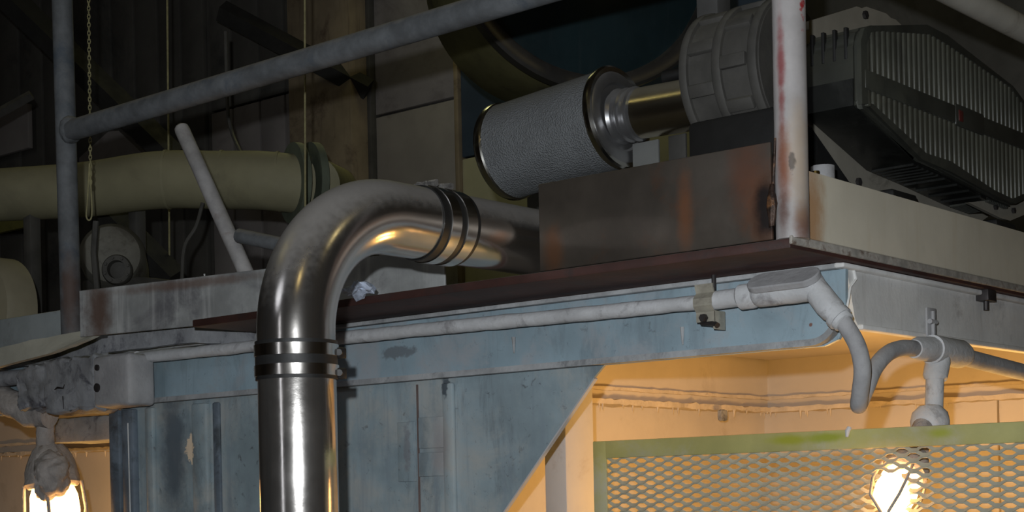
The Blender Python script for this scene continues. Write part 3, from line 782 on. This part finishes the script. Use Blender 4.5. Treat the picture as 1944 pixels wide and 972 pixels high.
# hanger bracket of the tee, with bolt
hb = T0 + V(0.004, 0, .02)
bm = BM(); box(bm, hb.x - .016, hb.x - .012, hb.y - .020, hb.y + .016, hb.z - .01, hb.z + .052, .001); obj('hanger_plate', bm, 'conduit_grey', rl)
bm = BM(); q = on(1771, 604, 0, -.004); tube(bm, [q + V(0, 0, .012), q + V(0, 0, -.035)], .0035, 8); tube(bm, [q + V(0, -.012, -.006), q + V(0, .012, -.006)], .0045, 8); obj('hanger_bolt', bm, 'conduit_grey', rl)
bm = BM(); tube(bm, [on(1822, 676, 0, XT), on(1944, 707, 0, XT), on(1944, 707, 0, XT) + V(0, 1.2, 0.0)], 0.0155, 20); lump(bm, .0006, 40)
tag(obj('conduit_run', bm, 'conduit_grey'), 'grey conduit leaving the lamp tee to the right under the white beam', 'conduit')

YL = 0.20
ll = thing('pendant_lamp', 'lit lamp under caked fittings in the left opening, its canopy buried in dust', 'lamp', on(95, 860, 1, YL))
bm = BM(); tube(bm, curve_pts([on(62, 770, 1, YL), on(82, 788, 1, YL), on(86, 815, 1, YL), on(86, 850, 1, YL)], 5), .022, 18); lump(bm, .003, 40); obj('stem', bm, 'dust_clump', ll)
jelly_lamp(ll, on(93, 846, 1, YL), V(0.10, 0.02, -1), 1.25, 'dust_clump', 1)
bm = BM(); bmesh.ops.create_icosphere(bm, subdivisions=4, radius=0.052, matrix=Matrix.Translation(on(98, 905, 1, YL - .035)) @ Matrix.Diagonal((0.95, .8, 1.15, 1)))
lump(bm, .016, 24, 0, 5.5); obj('dust_clot', bm, 'dust_clump', ll)

# ------------------------------------------------------------------ left fittings: boxes, conduit, flap
jb = thing('junction_box', 'grey junction box caked in dust at the left end of the pale conduit', 'junction box', on(210, 770, 1, .12))
a, b = on(176, 775, 1, .10), on(243, 668, 1, .10)
bm = BM(); box(bm, a.x, b.x, .10, .175, a.z, b.z, .012, seg=3); lump(bm, .0025, 30, 2); obj('box', bm, 'conduit_grey', jb)
for (px, py, r) in ((184, 698, .007), (184, 736, .010)):
    bm = BM(); q = on(px, py, 1, .098); lathe(bm, q, (0, -1, 0), [(0, .003), (r, .002), (r, -.006)], 12); obj('knockout', bm, 'bolt_dark', jb)
bm = BM(); tube(bm, [on(228, 686, 1, YC), on(262, 682, 1, YC)], .018, 18); lump(bm, .002, 50, 1); obj('hub', bm, 'conduit', jb)
kb = thing('conduit_fitting', 'dark caked square fitting left of the grey junction box', 'fitting', on(110, 785, 1, .12))
a, b = on(82, 786, 1, .11), on(180, 672, 1, .11)
bm = BM(); box(bm, a.x, b.x, .11, .19, a.z, b.z, .010, seg=2); lump(bm, .010, 30, 7, 7); obj('body', bm, 'caked_dark', kb)
a, b = on(36, 780, 1, .13), on(90, 690, 1, .13)
bm = BM(); box(bm, a.x, b.x, .125, .19, a.z, b.z, .014, seg=2); lump(bm, .011, 34, 6, 2); obj('end_cap', bm, 'caked_dark', kb)
bm = BM(); q = on(118, 735, 1, .107); tube(bm, [q + V(-.030, 0, -.004), q + V(-.018, -.001, 0), q + V(.004, 0, -.003), q + V(.010, 0, .006)], [.0012, .0025, .0016, .0008], 6); lump(bm, .0015, 150); obj('crack', bm, 'bolt_dark', kb)
bm = BM(); q = on(119, 752, 1, .107); tube(bm, [q, q + V(.001, .001, -.03)], [.0016, .0008], 6); obj('crack', bm, 'bolt_dark', kb)
bm = BM(); tube(bm, [on(-60, 728, 1, .15), on(45, 715, 1, .15)], .019, 18); lump(bm, .003, 40, 1)
tag(obj('conduit_run', bm, 'caked_dark'), 'dusty conduit entering the caked fitting from the left', 'conduit')
# caked pipe knuckle below, where the lamp stem starts
bm = BM(); tube(bm, curve_pts([on(-20, 745, 1, .17), on(20, 765, 1, .17), on(60, 785, 1, .18), on(95, 790, 1, .19)], 5), [.035] * 11 + [.03] * 5, 18); lump(bm, .006, 26)
tag(obj('conduit_elbow', bm, 'dust_clump'), 'dust covered conduit bend above the left lamp', 'conduit')
# grey stub beam below the box
a, b = on(96, 842, 1, .30), on(214, 786, 1, .30)
bm = BM(); box(bm, a.x, b.x, .30, .42, a.z, b.z, .004); lump(bm, .002, 30, 3)
tag(obj('stub_beam', bm, 'caked_dark'), 'short dark blue grey beam stub under the junction box', 'beam')
a, b = on(150, 800, 1, .5), on(222, 770, 1, .5)

# dusty ledge in front of the left deck and the drooping flap
bm = BM(); p, q = on(205, 655, 1, .09), on(492, 632, 1, .09)
prism(bm, [on(205, 622, 1, .10), on(370, 618, 1, .14), on(490, 634, 1, .19), on(490, 655, 1, .19), on(370, 650, 1, .14), on(205, 668, 1, .10)], (0, .02, 0))
bmesh.ops.triangulate(bm, faces=bm.faces[:]); lump(bm, .004, 26, 5, 9)
tag(obj('dust_ledge', bm, 'caked_dark'), 'caked dusty ledge below the left toe plate above the conduit', 'ledge')
fa = [on(-60, 676, 1, -.02), on(60, 645, 1, 0.0), on(205, 620, 1, .08)]
fb = [on(-60, 712, 1, -.02), on(90, 672, 1, -.0), on(165, 645, 1, .04), on(207, 622, 1, .08)]
bm = BM(); prism(bm, fa + fb[::-1], (0, .014, 0)); bmesh.ops.triangulate(bm, faces=bm.faces[:]); lump(bm, .003, 22, 4, 4)
tag(obj('flap_plate', bm, 'flap'), 'drooping olive grey plate edge at far left above the caked fitting', 'plate')
fz = on(80, 700, 1, .2)
bm = BM(); box(bm, fz.x - .9, on(205, 660, 1, .2).x, .205, .22, on(60, 720, 1, .2).z, on(150, 640, 1, .2).z + .02, .003); lump(bm, .004, 15, 4)
tag(obj('header_plate', bm, 'caked_dark'), 'dusty dark header plate behind the left fittings', 'plate')
bx_ = thing('control_box', 'dusty blue grey box below the olive tank end at far left', 'box', on(50, 655, 1, .1))
a, b = on(-80, 668, 1, .10), on(115, 588, 1, .10)
bm = BM(); box(bm, a.x, b.x, .10, .15, a.z - .02, b.z, .004); obj('box', bm, 'pale_box', bx_)
tk = on(-34, 587, 1, .34)
bm = BM(); rr = 0.145
lathe(bm, V(tk.x, .34, tk.z + 0.0), (0, 1, 0), [(0, -.03), (rr * .6, -.022), (rr * .92, -.006), (rr, .012), (rr, .08), (0, .082)], 48)
tag(obj('tank', bm, 'tank_olive', ), 'rounded olive tank end behind the blue grey box at far left', 'tank')
bm = BM(); box(bm, tk.x - .12, tk.x + .06, .335, .43, ZD, tk.z - .09, .01); tag(obj('tank_saddle', bm, 'dark_steel'), 'dark saddle under the olive tank at far left', 'saddle')

# ------------------------------------------------------------------ expanded metal guard
YG = 0.30
gx0, gx1, gz0, gz1 = -0.599, 0.46, 1.22, 1.7265
gd = thing('mesh_guard', 'yellow green framed expanded metal guard in front of the lit chamber', 'guard', (0, YG, 0))
bw = 0.032
bm = BM(); box(bm, gx0, gx1, YG, YG + .005, gz1 - bw, gz1, .0015); obj('top_bar', bm, 'guard', gd)
bm = BM(); box(bm, gx0, gx0 + .030, YG - .0003, YG + .0053, 0, gz1 - .0002, .0015); obj('side_bar', bm, 'guard', gd)
bm = BM(); box(bm, gx1 - .030, gx1, YG - .0003, YG + .0053, 0, gz1 - .0002, .0015); obj('side_bar', bm, 'guard', gd)
bm = BM(); box(bm, gx0, gx1, YG, YG + .005, gz0, gz0 + bw, .0015); obj('bottom_bar', bm, 'guard', gd)
LW, SW = 0.0395, 0.0163
bm = BM(); z = gz0 + 0.02; k = 0; sw, th = 0.0048, 0.0012
x_start = gx0 + 0.026; nx = int((gx1 - 0.02 - x_start) / (LW / 2))
while z < gz1 - 0.012:
    lo_, hi_ = z, z + SW / 2
    prev = None
    for i in range(nx + 1):
        zz = lo_ if (i + k) % 2 == 0 else hi_
        up = 1 if zz == hi_ else -1
        for dx in (-0.0045, 0.0045):
            x = x_start + i * LW / 2 + dx
            y = YG + .007
            zc_ = zz - up * 0.0010
            cur = [bm.verts.new(V(x, y - .0028, zc_ - sw * .62)), bm.verts.new(V(x, y + .0016, zc_ + sw * .62)),
                   bm.verts.new(V(x, y + .0030, zc_ + sw * .62 - .0006)), bm.verts.new(V(x, y - .0014, zc_ - sw * .62 - .0006))]
            if prev:
                for j in range(4): bm.faces.new((prev[j], prev[(j + 1) % 4], cur[(j + 1) % 4], cur[j]))
            prev = cur
    z += SW / 2; k += 1
obj('expanded_mesh', bm, 'guard_mesh', gd, sharp=0.9)['label'] = 'grey green diamond mesh sheet'
p = on(1613, 818, 1, YG); bm = BM(); tube(bm, [p + V(0, 0, .006), p + V(-.002, -.003, 0), p + V(-.003, -.004, -.010)], [.004, .0045, .0025], 8); lump(bm, .001, 120)
obj('dust_blob', bm, 'conduit', gd)

# ------------------------------------------------------------------ blower with filter
YA = 0.50
bl = thing('air_blower', 'dusty grey blower with cylindrical filter and dark slotted cover on the deck', 'blower', (-0.3, 0.7, ZD))
f0, f1 = on(966, 288, 1, YA), on(1172, 224, 1, YA)
fd = (f1 - f0).normalized(); fl = (f1 - f0).length; fr = 0.0985
bm = BM(); lathe(bm, f0, fd, [(fr, .004), (fr, fl - .004)], 80); obj('filter_screen', bm, 'filter', bl)['label'] = 'grey perforated filter screen'
bm = BM(); lathe(bm, f0, fd, [(0, -.022), (.05, -.020), (fr - .012, -.016), (fr + .001, -.012), (fr + .004, -.006), (fr + .004, .006), (fr + .001, .009), (fr - .01, .006)], 80); lf = obj('end_cap', bm, 'chrome', bl)
bm = BM(); lathe(bm, f0, fd, [(0, -.045), (.016, -.044), (.018, -.040), (.018, -.028), (.010, -.026), (.010, -.016)], 24); obj('wing_nut', bm, 'chrome', lf)
bm = BM(); lathe(bm, f0, fd, [(fr - .01, fl - .010), (fr + .002, fl - .010), (fr + .005, fl - .004), (fr + .005, fl + .004), (fr + .001, fl + .008), (fr - .01, fl + .006)], 80); obj('rim', bm, 'chrome', bl)
bm = BM(); lathe(bm, f0, fd, [(fr - .004, fl + .004), (fr - .012, fl + .009), (fr - .030, fl + .009), (fr - .034, fl + .004), (.05, fl + .005), (.046, fl + .012), (0, fl + .012)], 80); obj('end_plate', bm, 'dull_chrome', bl)
t0 = f0 + fd * (fl + .010); t1 = on(1362, 190, 1, YA)
td = (t1 - t0).normalized(); tl = (t1 - t0).length
bm = BM(); rr = [.055, .050, .050, .053, .0535, .049, .049, .053, .0535, .049, .049]
hh = [0, .006, .014, .017, .022, .025, .033, .036, .041, .044, .06]
lathe(bm, t0, td, list(zip(rr, hh)), 64); obj('neck', bm, 'dull_chrome', bl)
bm = BM(); lathe(bm, t0, td, [(.044, .05), (.0495, .052), (.0495, tl)], 64); obj('intake_tube', bm, 'tube_gold', bl)['label'] = 'polished intake tube'
bm = BM(); lathe(bm, t0, td, [(.0495, tl - .018), (.054, tl - .016), (.054, tl + .004), (.0495, tl + .006)], 64)
hc = obj('hose_clamp', bm, 'chrome', bl)
q = t1 + V(0.0, -.052, .0)
bm = BM(); box(bm, q.x - .014, q.x + .004, q.y - .006, q.y + .004, q.z - .014, q.z + .010, .002); obj('clamp_screw', bm, 'chrome', hc)

hx0, hx1 = t1.x - .002, t1.x + .165
hz = on(1405, 152, 1, YA).z; hr = 0.127
bm = BM(); lathe(bm, V(hx0, YA, hz), (1, 0, 0), [(0, 0), (hr - .02, 0), (hr - .006, .004), (hr - .005, hx1 - hx0), (0, hx1 - hx0)], 72); hs = obj('housing', bm, 'cast_grey', bl)
for a, b in ((0.0, .018), (.070, .090), (.145, .165)):
    bm = BM(); lathe(bm, V(hx0 + a, YA, hz), (1, 0, 0), [(hr - .01, 0), (hr + .001, .001), (hr + .003, .004), (hr + .003, b - a - .004), (hr + .001, b - a - .001), (hr - .01, b - a)], 72); obj('hoop', bm, 'cast_grey', hs)
for k in range(10):
    for row in range(2):
        a = (k + 0.5 * row) / 10 * 2 * math.pi
        R_ = Matrix.Rotation(a, 3, 'X')
        xx = hx0 + (.018 if row == 0 else .088)
        bm = BM(); box(bm, 0, .054, -.012, .012, hr - .012, hr + .003, .003)
        for v_ in bm.verts: v_.co = R_ @ v_.co + V(xx, YA, hz)
        obj('rib', bm, 'cast_grey', hs)
bm = BM(); box(bm, hx0 + .005, hx1 + .05, YA - .11, YA + .25, ZD + .003, hz - .09, .01); obj('pedestal', bm, 'black', bl)

# slotted cover: long octagon facing +X
XF = -0.105
x0_ = XF
def oct_pts(x, grow=0.0):
    base = [(.437, 2.292), (.437, 2.402), (.452, 2.428), (.49, 2.440), (.70, 2.488), (.79, 2.487), (1.10, 2.445), (1.30, 2.37), (1.30, 2.27), (1.10, 2.202)] + [tuple(on(a, b, 0, x0_)[1:3]) for a, b in ((1895, 374), (1806, 328), (1752, 304), (1646, 196))]
    cy = sum(p[0] for p in base) / len(base); cz = sum(p[1] for p in base) / len(base)
    return [V(x, y + (y - cy) / max(.05, math.hypot(y - cy, z - cz)) * grow, z + (z - cz) / max(.05, math.hypot(y - cy, z - cz)) * grow) for y, z in base], cy, cz
P0, OCY, OCZ = oct_pts(XF)
bm = BM(); prism(bm, oct_pts(XF - .115)[0], (.107, 0, 0))
bmesh.ops.bevel(bm, geom=[e for e in bm.edges], offset=.008, segments=3, affect='EDGES'); cv = obj('cover', bm, 'cover', bl); cv['label'] = 'olive black slotted cover'
# rim frame around the grille and the grille bars
inner, _, _ = oct_pts(XF, -.022); outer, _, _ = oct_pts(XF, -.003)
bm = BM(); ri = [[bm.verts.new(p + V(dx, 0, 0)) for p in ps] for ps, dx in ((outer, -.010), (outer, -.002), (inner, 0.0), (inner, -.012))]
for a, b in zip(ri, ri[1:]):
    for k in range(len(a)): bm.faces.new((a[k], a[(k + 1) % len(a)], b[(k + 1) % len(a)], b[k]))
obj('grille_frame', bm, 'cover', cv)
bm = BM(); prism(bm, [p + V(-.0105, 0, 0) for p in inner], (.004, 0, 0)); obj('grille_back', bm, 'black', cv)
def zrange(y):
    zs = []
    for k in range(len(inner)):
        a, b = inner[k], inner[(k + 1) % len(inner)]
        if (a.y - y) * (b.y - y) <= 0 and abs(a.y - b.y) > 1e-6: zs.append(a.z + (b.z - a.z) * (y - a.y) / (b.y - a.y))
    return min(zs), max(zs)
zmid = 2.338
y = .466
while y < 1.285:
    a, b = zrange(y)
    for lo_, hi_ in ((a - .004, zmid - .016), (zmid + .016, b + .004)):
        if hi_ - lo_ > .02:
            bm = BM(); box(bm, XF - .009, XF - .0005, y - .0068, y + .0068, lo_, hi_, .003, seg=2); obj('grille_bar', bm, 'grille', cv)
    y += .0205
bm = BM(); box(bm, XF - .01, XF + .001, .45, 1.29, zmid - .017, zmid + .017, .003); obj('centre_rib', bm, 'cover', cv)
q = on(1838, 222, 0, XF); bm = BM(); box(bm, XF - .004, XF + .003, q.y - .06, q.y + .07, zmid - .021, zmid + .021, .004); obj('name_plate', bm, 'cover', cv)
bm = BM(); box(bm, XF, XF + .0045, q.y - .05, q.y - .030, zmid - .012, zmid + .010, .002); obj('emblem', bm, 'emblem', cv)
sk = oct_pts(XF, .003)[0]
strip = [sk[1] * .42 + sk[0] * .58, sk[0], sk[12], sk[11], sk[10], sk[9]]
bm = BM(); prev = None
for p in strip:
    e = V(0, p.y - OCY, p.z - OCZ).normalized() * .004
    cur = [bm.verts.new(q + V(dx, 0, 0)) for q, dx in ((p - e, -.113), (p, -.113), (p, -.016), (p - e, -.016))]
    if prev:
        for j in range(4): bm.faces.new((prev[j], prev[(j + 1) % 4], cur[(j + 1) % 4], cur[j]))
    else: bm.faces.new(cur)
    prev = cur
bm.faces.new(prev); obj('lower_skirt', bm, 'skirt', cv)['label'] = 'glossy black lower skirt'
# louvres on the sides of the cover
for k in range(4):
    bm = BM(); xx = XF - .030 - k * .022
    box(bm, xx - .003, xx + .003, .436, .446, 2.375, 2.43, .001); obj('side_slot', bm, 'black', cv)
def side_ribs(a, b, n, m):
    d_ = (b - a); e = V(0, d_.z, -d_.y).normalized()
    if e.dot(V(0, a.y - OCY, a.z - OCZ)) < 0: e = -e
    for k in range(n):
        p = a + d_ * ((k + .5) / n)
        bm = BM(); hw = d_.normalized() * (d_.length / n * .28)
        prism(bm, [p - hw + e * -.004 + V(-.105, 0, 0), p + hw + e * -.004 + V(-.105, 0, 0), p + hw * .8 + e * .004 + V(-.105, 0, 0), p - hw * .8 + e * .004 + V(-.105, 0, 0)], (.085, 0, 0)); obj('fin', bm, m, cv)
side_ribs(sk[12], sk[11], 6, 'skirt'); side_ribs(sk[11], sk[10], 4, 'skirt'); side_ribs(sk[10], sk[9], 12, 'cover')
# mounting plate behind the cover
bm = BM(); prism(bm, [V(p.x, max(p.y, .45), p.z) for p in oct_pts(XF - .128, .060)[0]], (.010, 0, 0)); bmesh.ops.bevel(bm, geom=[e for e in bm.edges if abs((e.verts[0].co - e.verts[1].co).x) > .005], offset=.02, segments=4, affect='EDGES')
mp_ = obj('mounting_plate', bm, 'cream_flange', bl); mp_['label'] = 'cream mounting plate'
G4, _, _ = oct_pts(XF - .118, .040)
for k in (0, 2, 4, 6, 8, 9, 10, 11, 12):
    bm = BM(); lathe(bm, G4[k] + V(-.001, 0, 0), (1, 0, 0), [(.008, 0), (.008, .007), (0, .008)], 6); obj('bolt', bm, 'bolt_dark', mp_)
bm = BM(); prism(bm, [on(x_, y_, 0, XF - .03) for x_, y_ in ((1838, 384), (1890, 380), (1950, 362), (1960, 395), (1944, 408), (1918, 419), (1900, 414))], (-.008, 0, 0)); mf = obj('mounting_foot', bm, 'cream_flange', bl)
for x_, y_ in ((1888, 393), (1922, 400)):
    bm = BM(); lathe(bm, on(x_, y_, 0, XF - .03), (1, 0, 0), [(.006, 0), (.006, .006), (0, .007)], 6); obj('bolt', bm, 'bolt_dark', mf)
bm = BM(); box(bm, XF - .40, XF - .130, .60, 1.22, 2.14, 2.42, .03); obj('motor_body', bm, 'cast_grey', bl)
for yy_ in (.66, 1.12):
    bm = BM(); box(bm, XF - .36, XF - .03, yy_ - .05, yy_ + .05, ZD + .003, 2.175, .008); obj('foot', bm, 'black', bl)
bm = BM(); q = on(1562, 325, 0, -.13); tube(bm, [V(q.x, q.y, ZD + .003), V(q.x, q.y, q.z + .008)], .020, 20); obj('oil_cup', bm, 'conduit_grey', bl)
bm = BM(); q = on(1549, 325, 0, -.115); tube(bm, [V(q.x, q.y, ZD + .003), q], .006, 10); obj('brass_fitting', bm, 'brass', bl)
# small bracket plates and grey pipe stub behind the tube
bm = BM(); q = on(1240, 285, 1, YA + .02); box(bm, q.x - .05, q.x + .012, q.y, q.y + .006, ZD + .003, q.z + .02, .001); obj('support_bracket', bm, 'cast_pale', bl)
bm = BM(); q = on(1285, 275, 1, YA + .03); box(bm, q.x - .02, q.x + .02, q.y, q.y + .006, ZD + .003, q.z + .02, .001); obj('support_bracket', bm, 'cast_grey', bl)
bm = BM(); tube(bm, [on(1262, 147, 1, YA + .12), on(1262, 147, 1, YA + .12) + V(.22, 0, .0)], .0135, 16); obj('side_tube', bm, 'black', bl)

# ------------------------------------------------------------------ drum behind the filter
az = math.radians(-32); dn = V(math.cos(az), math.sin(az), 0)
dt = V(-dn.y, dn.x, 0)
dc = at(1145, 0, 4.2) - dt * 0.031 + V(0, 0, .150)
dr = thing('drum', 'large dark teal drum with a heavy dark rim standing behind the filter', 'drum', (dc.x, dc.y, ZD))
bm = BM(); lathe(bm, dc, dn, [(.305, -.04), (.345, -.035), (.352, -.02), (.352, .0), (.358, .004), (.385, .004), (.392, -.002), (.392, -.035), (.385, -.042), (.345, -.044)], 96); obj('rim', bm, 'drum_rim', dr)
bm = BM(); lathe(bm, dc, dn, [(.35, -.035), (.30, -.025), (.18, -.008), (0, .0)], 96); obj('head', bm, 'teal', dr)['label'] = 'dark teal drum head'
bm = BM(); lathe(bm, dc, dn, [(.34, -.04), (.345, -.1), (.345, -.42), (.30, -.50), (.15, -.55), (0, -.56)], 72); obj('shell', bm, 'drum_body', dr)['label'] = 'drum shell tinted with an olive glow'
for off in (-.12, -.36):
    p = dc + dn * off
    bm = BM(); box(bm, p.x - .05, p.x + .05, p.y - .05, p.y + .05, ZD + .002, dc.z - .30, .004); obj('leg', bm, 'dark_steel', dr)
bm = BM(); q = at(1357, 130, 3.75); box(bm, q.x - .03, q.x + .03, q.y - .03, q.y + .03, ZD + .002, 3.5, .005)
tag(obj('upright_post', bm, 'red_pipe'), 'dull grey square upright between drum and blower', 'post')
for pxx in (1336, 1382):
    pass

# ------------------------------------------------------------------ rear platform, duct, pump, lever, cables
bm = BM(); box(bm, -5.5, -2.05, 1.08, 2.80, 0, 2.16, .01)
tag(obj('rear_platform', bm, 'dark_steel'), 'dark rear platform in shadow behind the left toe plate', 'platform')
du = thing('duct', 'thick olive wrapped duct running across the dark background at left', 'duct', at(300, 345, 5.0))
dp = curve_pts([at(-120, 376, 5.2), at(0, 370, 5.15), at(160, 360, 5.1), at(300, 342, 5.0), at(420, 342, 4.95), at(500, 343, 4.9), at(585, 352, 4.9)], 8)
bm = BM(); tube(bm, dp, [.082 + .008 * min(1, i / 24) for i in range(len(dp))], 40); obj('duct_pipe', bm, 'duct', du)
for (pxa, pya, dd_) in ((318, 341, 4.99), (424, 342, 4.95), (530, 345, 4.9)):
    bm = BM(); p = at(pxa, pya, dd_); lathe(bm, p, RIGHT0, [(.085, -.006), (.093, -.004), (.093, .004), (.085, .006)], 40); obj('seam_band', bm, 'duct', du)
bm = BM(); p = at(560, 348, 4.9); lathe(bm, p, (RIGHT0 + FWD * .5), [(.07, -.012), (.125, -.012), (.125, .012), (.07, .012)], 40); obj('flange', bm, 'duct_flange', du)
bm = BM(); p = at(592, 350, 4.95); lathe(bm, p, (RIGHT0 + FWD * .5), [(.07, -.012), (.13, -.012), (.13, .012), (.07, .012)], 40); obj('flange', bm, 'duct_flange', du)
bm = BM(); tube(bm, [at(592, 350, 4.95), on(640, 356, 1, 2.78)], .088, 32); obj('wall_stub', bm, 'duct', du)
for px in (60, 260):
    p = at(px, 400, 5.12)
    bm = BM(); box(bm, p.x - .02, p.x + .02, p.y - .02, p.y + .02, 2.16, p.z + .01, .003); obj('support_leg', bm, 'dark_steel', du)

pm = thing('pump', 'dim grey round pump with a bolted flange under the olive duct', 'pump', at(215, 540, 4.9))
pc_ = at(215, 492, 4.9)
bm = BM(); lathe(bm, pc_, -FWD + RIGHT0 * .2, [(0, .12), (.05, .12), (.085, .10), (.10, .06), (.10, -.3), (0, -.3)], 40); pbody = obj('body', bm, mat('pump_grey', (0.17, 0.165, 0.14), 0.7, dirt=(0.06, 0.05, 0.04), dirt_amt=0.4), pm)
fc = at(222, 512, 4.75)
bm = BM(); lathe(bm, fc, -FWD, [(.026, -.03), (.042, -.03), (.046, .0), (.042, .008), (.028, .008), (.026, -.02), (0, -.02)], 32); fo = obj('flange', bm, 'dark_steel', pm)
for k in range(8):
    a = k * math.pi / 4 + .3
    bm = BM(); p = fc + RIGHT0 * math.cos(a) * .036 + UP0 * math.sin(a) * .036; lathe(bm, p, -FWD, [(.005, 0), (.005, .014), (0, .015)], 6); obj('bolt', bm, 'pump_grey' if 'pump_grey' in M else 'cast_grey', fo)
bm = BM(); box(bm, pc_.x - .1, pc_.x + .1, pc_.y - .05, pc_.y + .3, 2.162, pc_.z - .06, .01); obj('base', bm, 'dark_steel', pm)

lv = thing('hand_lever', 'dust coated slanted lever with a short cross tube left of the pipe elbow', 'lever', on(470, 520, 1, .22))
la, lb_ = on(342, 238, 1, .22), on(470, 525, 1, .22)
lpts = [la + (lb_ - la) * t for t in (0, .008, .02, .04, .3, .6, 1.0)]
lpts.append(V(lb_.x + .02, lb_.y, ZD + .001))
bm = BM(); tube(bm, lpts, [.006, .012, .0165, .0175, .0175, .0175, .0175, .0175], 24); lump(bm, .0008, 60); obj('handle', bm, mat('dusty_lever_steel', (0.36, 0.35, 0.35), 0.6, 0.1, 0.2, 20, dirt=(0.20, 0.13, 0.10), dirt_amt=0.35, dust=(0.46, 0.44, 0.42), dust_amt=0.8, bump=0.2), lv)
c0, c1_ = on(452, 447, 1, .20), on(560, 470, 1, .20)
bm = BM(); tube(bm, [c0, c0 + (c1_ - c0) * .02, c1_], [.012, .0155, .0155], 20); lump(bm, .0006, 60); obj('cross_tube', bm, M['rail_blue'], lv)

# pull chain, real links
ch = thing('pull_chain', 'thin olive pull chain ending in a long loop beside the left post', 'chain', at(168, 415, 4.2))
def chain(px0, py0, px1, py1, dep, link=.011):
    a, b = at(px0, py0, dep), at(px1, py1, dep); n_ = int((b - a).length / link)
    dv = (b - a).normalized()
    bm = BM()
    for k in range(n_):
        p = a + dv * (k + .5) * link; side = RIGHT0 if k % 2 else FWD
        loop = [p + dv * (math.sin(t) * link * .72) + side * (math.cos(t) * link * .34) for t in [i / 8 * 2 * math.pi for i in range(9)]]
        tube(bm, loop, .0013, 5, caps=False)
    return bm
bm = chain(166, -200, 172, 350, 4.2); o_ = obj('chain_links', bm, 'rope', ch); o_['kind'] = 'stuff'
bm = BM(); tube(bm, curve_pts([at(170, 310, 4.2), at(166, 380, 4.2), at(164, 410, 4.2), at(169, 418, 4.2), at(174, 410, 4.2), at(174, 380, 4.2), at(170, 310, 4.2)], 8), .0022, 8, caps=False); obj('loop', bm, 'rope', ch)


def wire(label, pts, r, m, name='hanging_cord'):
    bm = BM(); tube(bm, pts, r, 8); return tag(obj(name, bm, m), label, 'cord')


wire('thin drab cord hanging behind the slanted lever', [at(315, -250, 5.4), at(320, 290, 5.4), at(322, 535, 5.4)], .0035, 'rope')
wire('thin yellowish cord hanging beside the brown column', [at(578, -250, 4.4), at(579, 200, 4.4), at(580, 540, 4.4)], .0030, 'rope')
wire('dark drooping cable below the duct left of the slanted lever', curve_pts([at(385, 385, 4.8), at(372, 430, 4.8), at(350, 470, 4.8), at(345, 540, 4.8)], 6), .006, 'dark_steel', 'cable')
wire('drab cable dropping from the dark wall to the top of the olive duct', curve_pts([at(428, 60, 5.2), at(432, 200, 5.2), at(440, 250, 5.2), at(458, 292, 5.1)], 6), .006, 'dark_steel', 'cable')
wire('thin dark cable below the end of the pull chain loop', [at(182, 420, 4.5), at(178, 480, 4.5), at(185, 560, 4.5)], .009, 'dark_steel', 'cable')

# dim braces, sheets and trusses in the dark upper left
M['brace'] = mat('near_black_brace', (0.028, 0.027, 0.025), 0.8, 0, 0.3, 6)  # near-black base colour keeps the braces faint
def brace(label, a, b, t, m='dark_steel'):
    bm = BM(); tube(bm, [a, b], t, 4); return tag(obj('roof_brace', bm, m), label, 'brace')
brace('dark diagonal brace high behind the left post', at(-20, -40, 6.6), at(330, 300, 6.6), .06, 'brace')
brace('dark diagonal brace above the sloping guardrail', at(420, 20, 7.0), at(700, 170, 7.0), .05, 'brace')
brace('dark diagonal strut below the duct behind the pump', at(200, 400, 5.4), at(330, 530, 5.4), .05, 'brace')
brace('dim slanted stay at far left above the duct', at(-30, 230, 6.2), at(60, 180, 6.2), .02, 'cast_grey')
bm = BM(); prism(bm, [on(x_, y_, 1, 2.93) for x_, y_ in ((150, 300), (205, 250), (225, 248), (275, 296), (262, 330), (150, 330))], (0, .038, 0))
tag(obj('gusset_plate', bm, 'panel_pink'), 'dim triangular plate above the olive duct by the left post', 'plate')
bm = BM(); a, b = on(-60, 312, 1, 2.9), on(52, 196, 1, 2.9); box(bm, a.x, b.x, 2.9, 2.93, a.z, b.z, .004)
tag(obj('wall_sheet', bm, 'panel_pink'), 'dim drab sheet at far left above the duct', 'sheet')
bm = BM(); a, b = on(-60, 455, 1, 2.9), on(46, 405, 1, 2.9); box(bm, a.x, b.x, 2.9, 2.93, a.z, b.z, .004)
tag(obj('wall_sheet', bm, mat('yellow_green_sheet', (0.50, 0.50, 0.16), 0.7)), 'small yellow green sheet at far left under the duct', 'sheet')
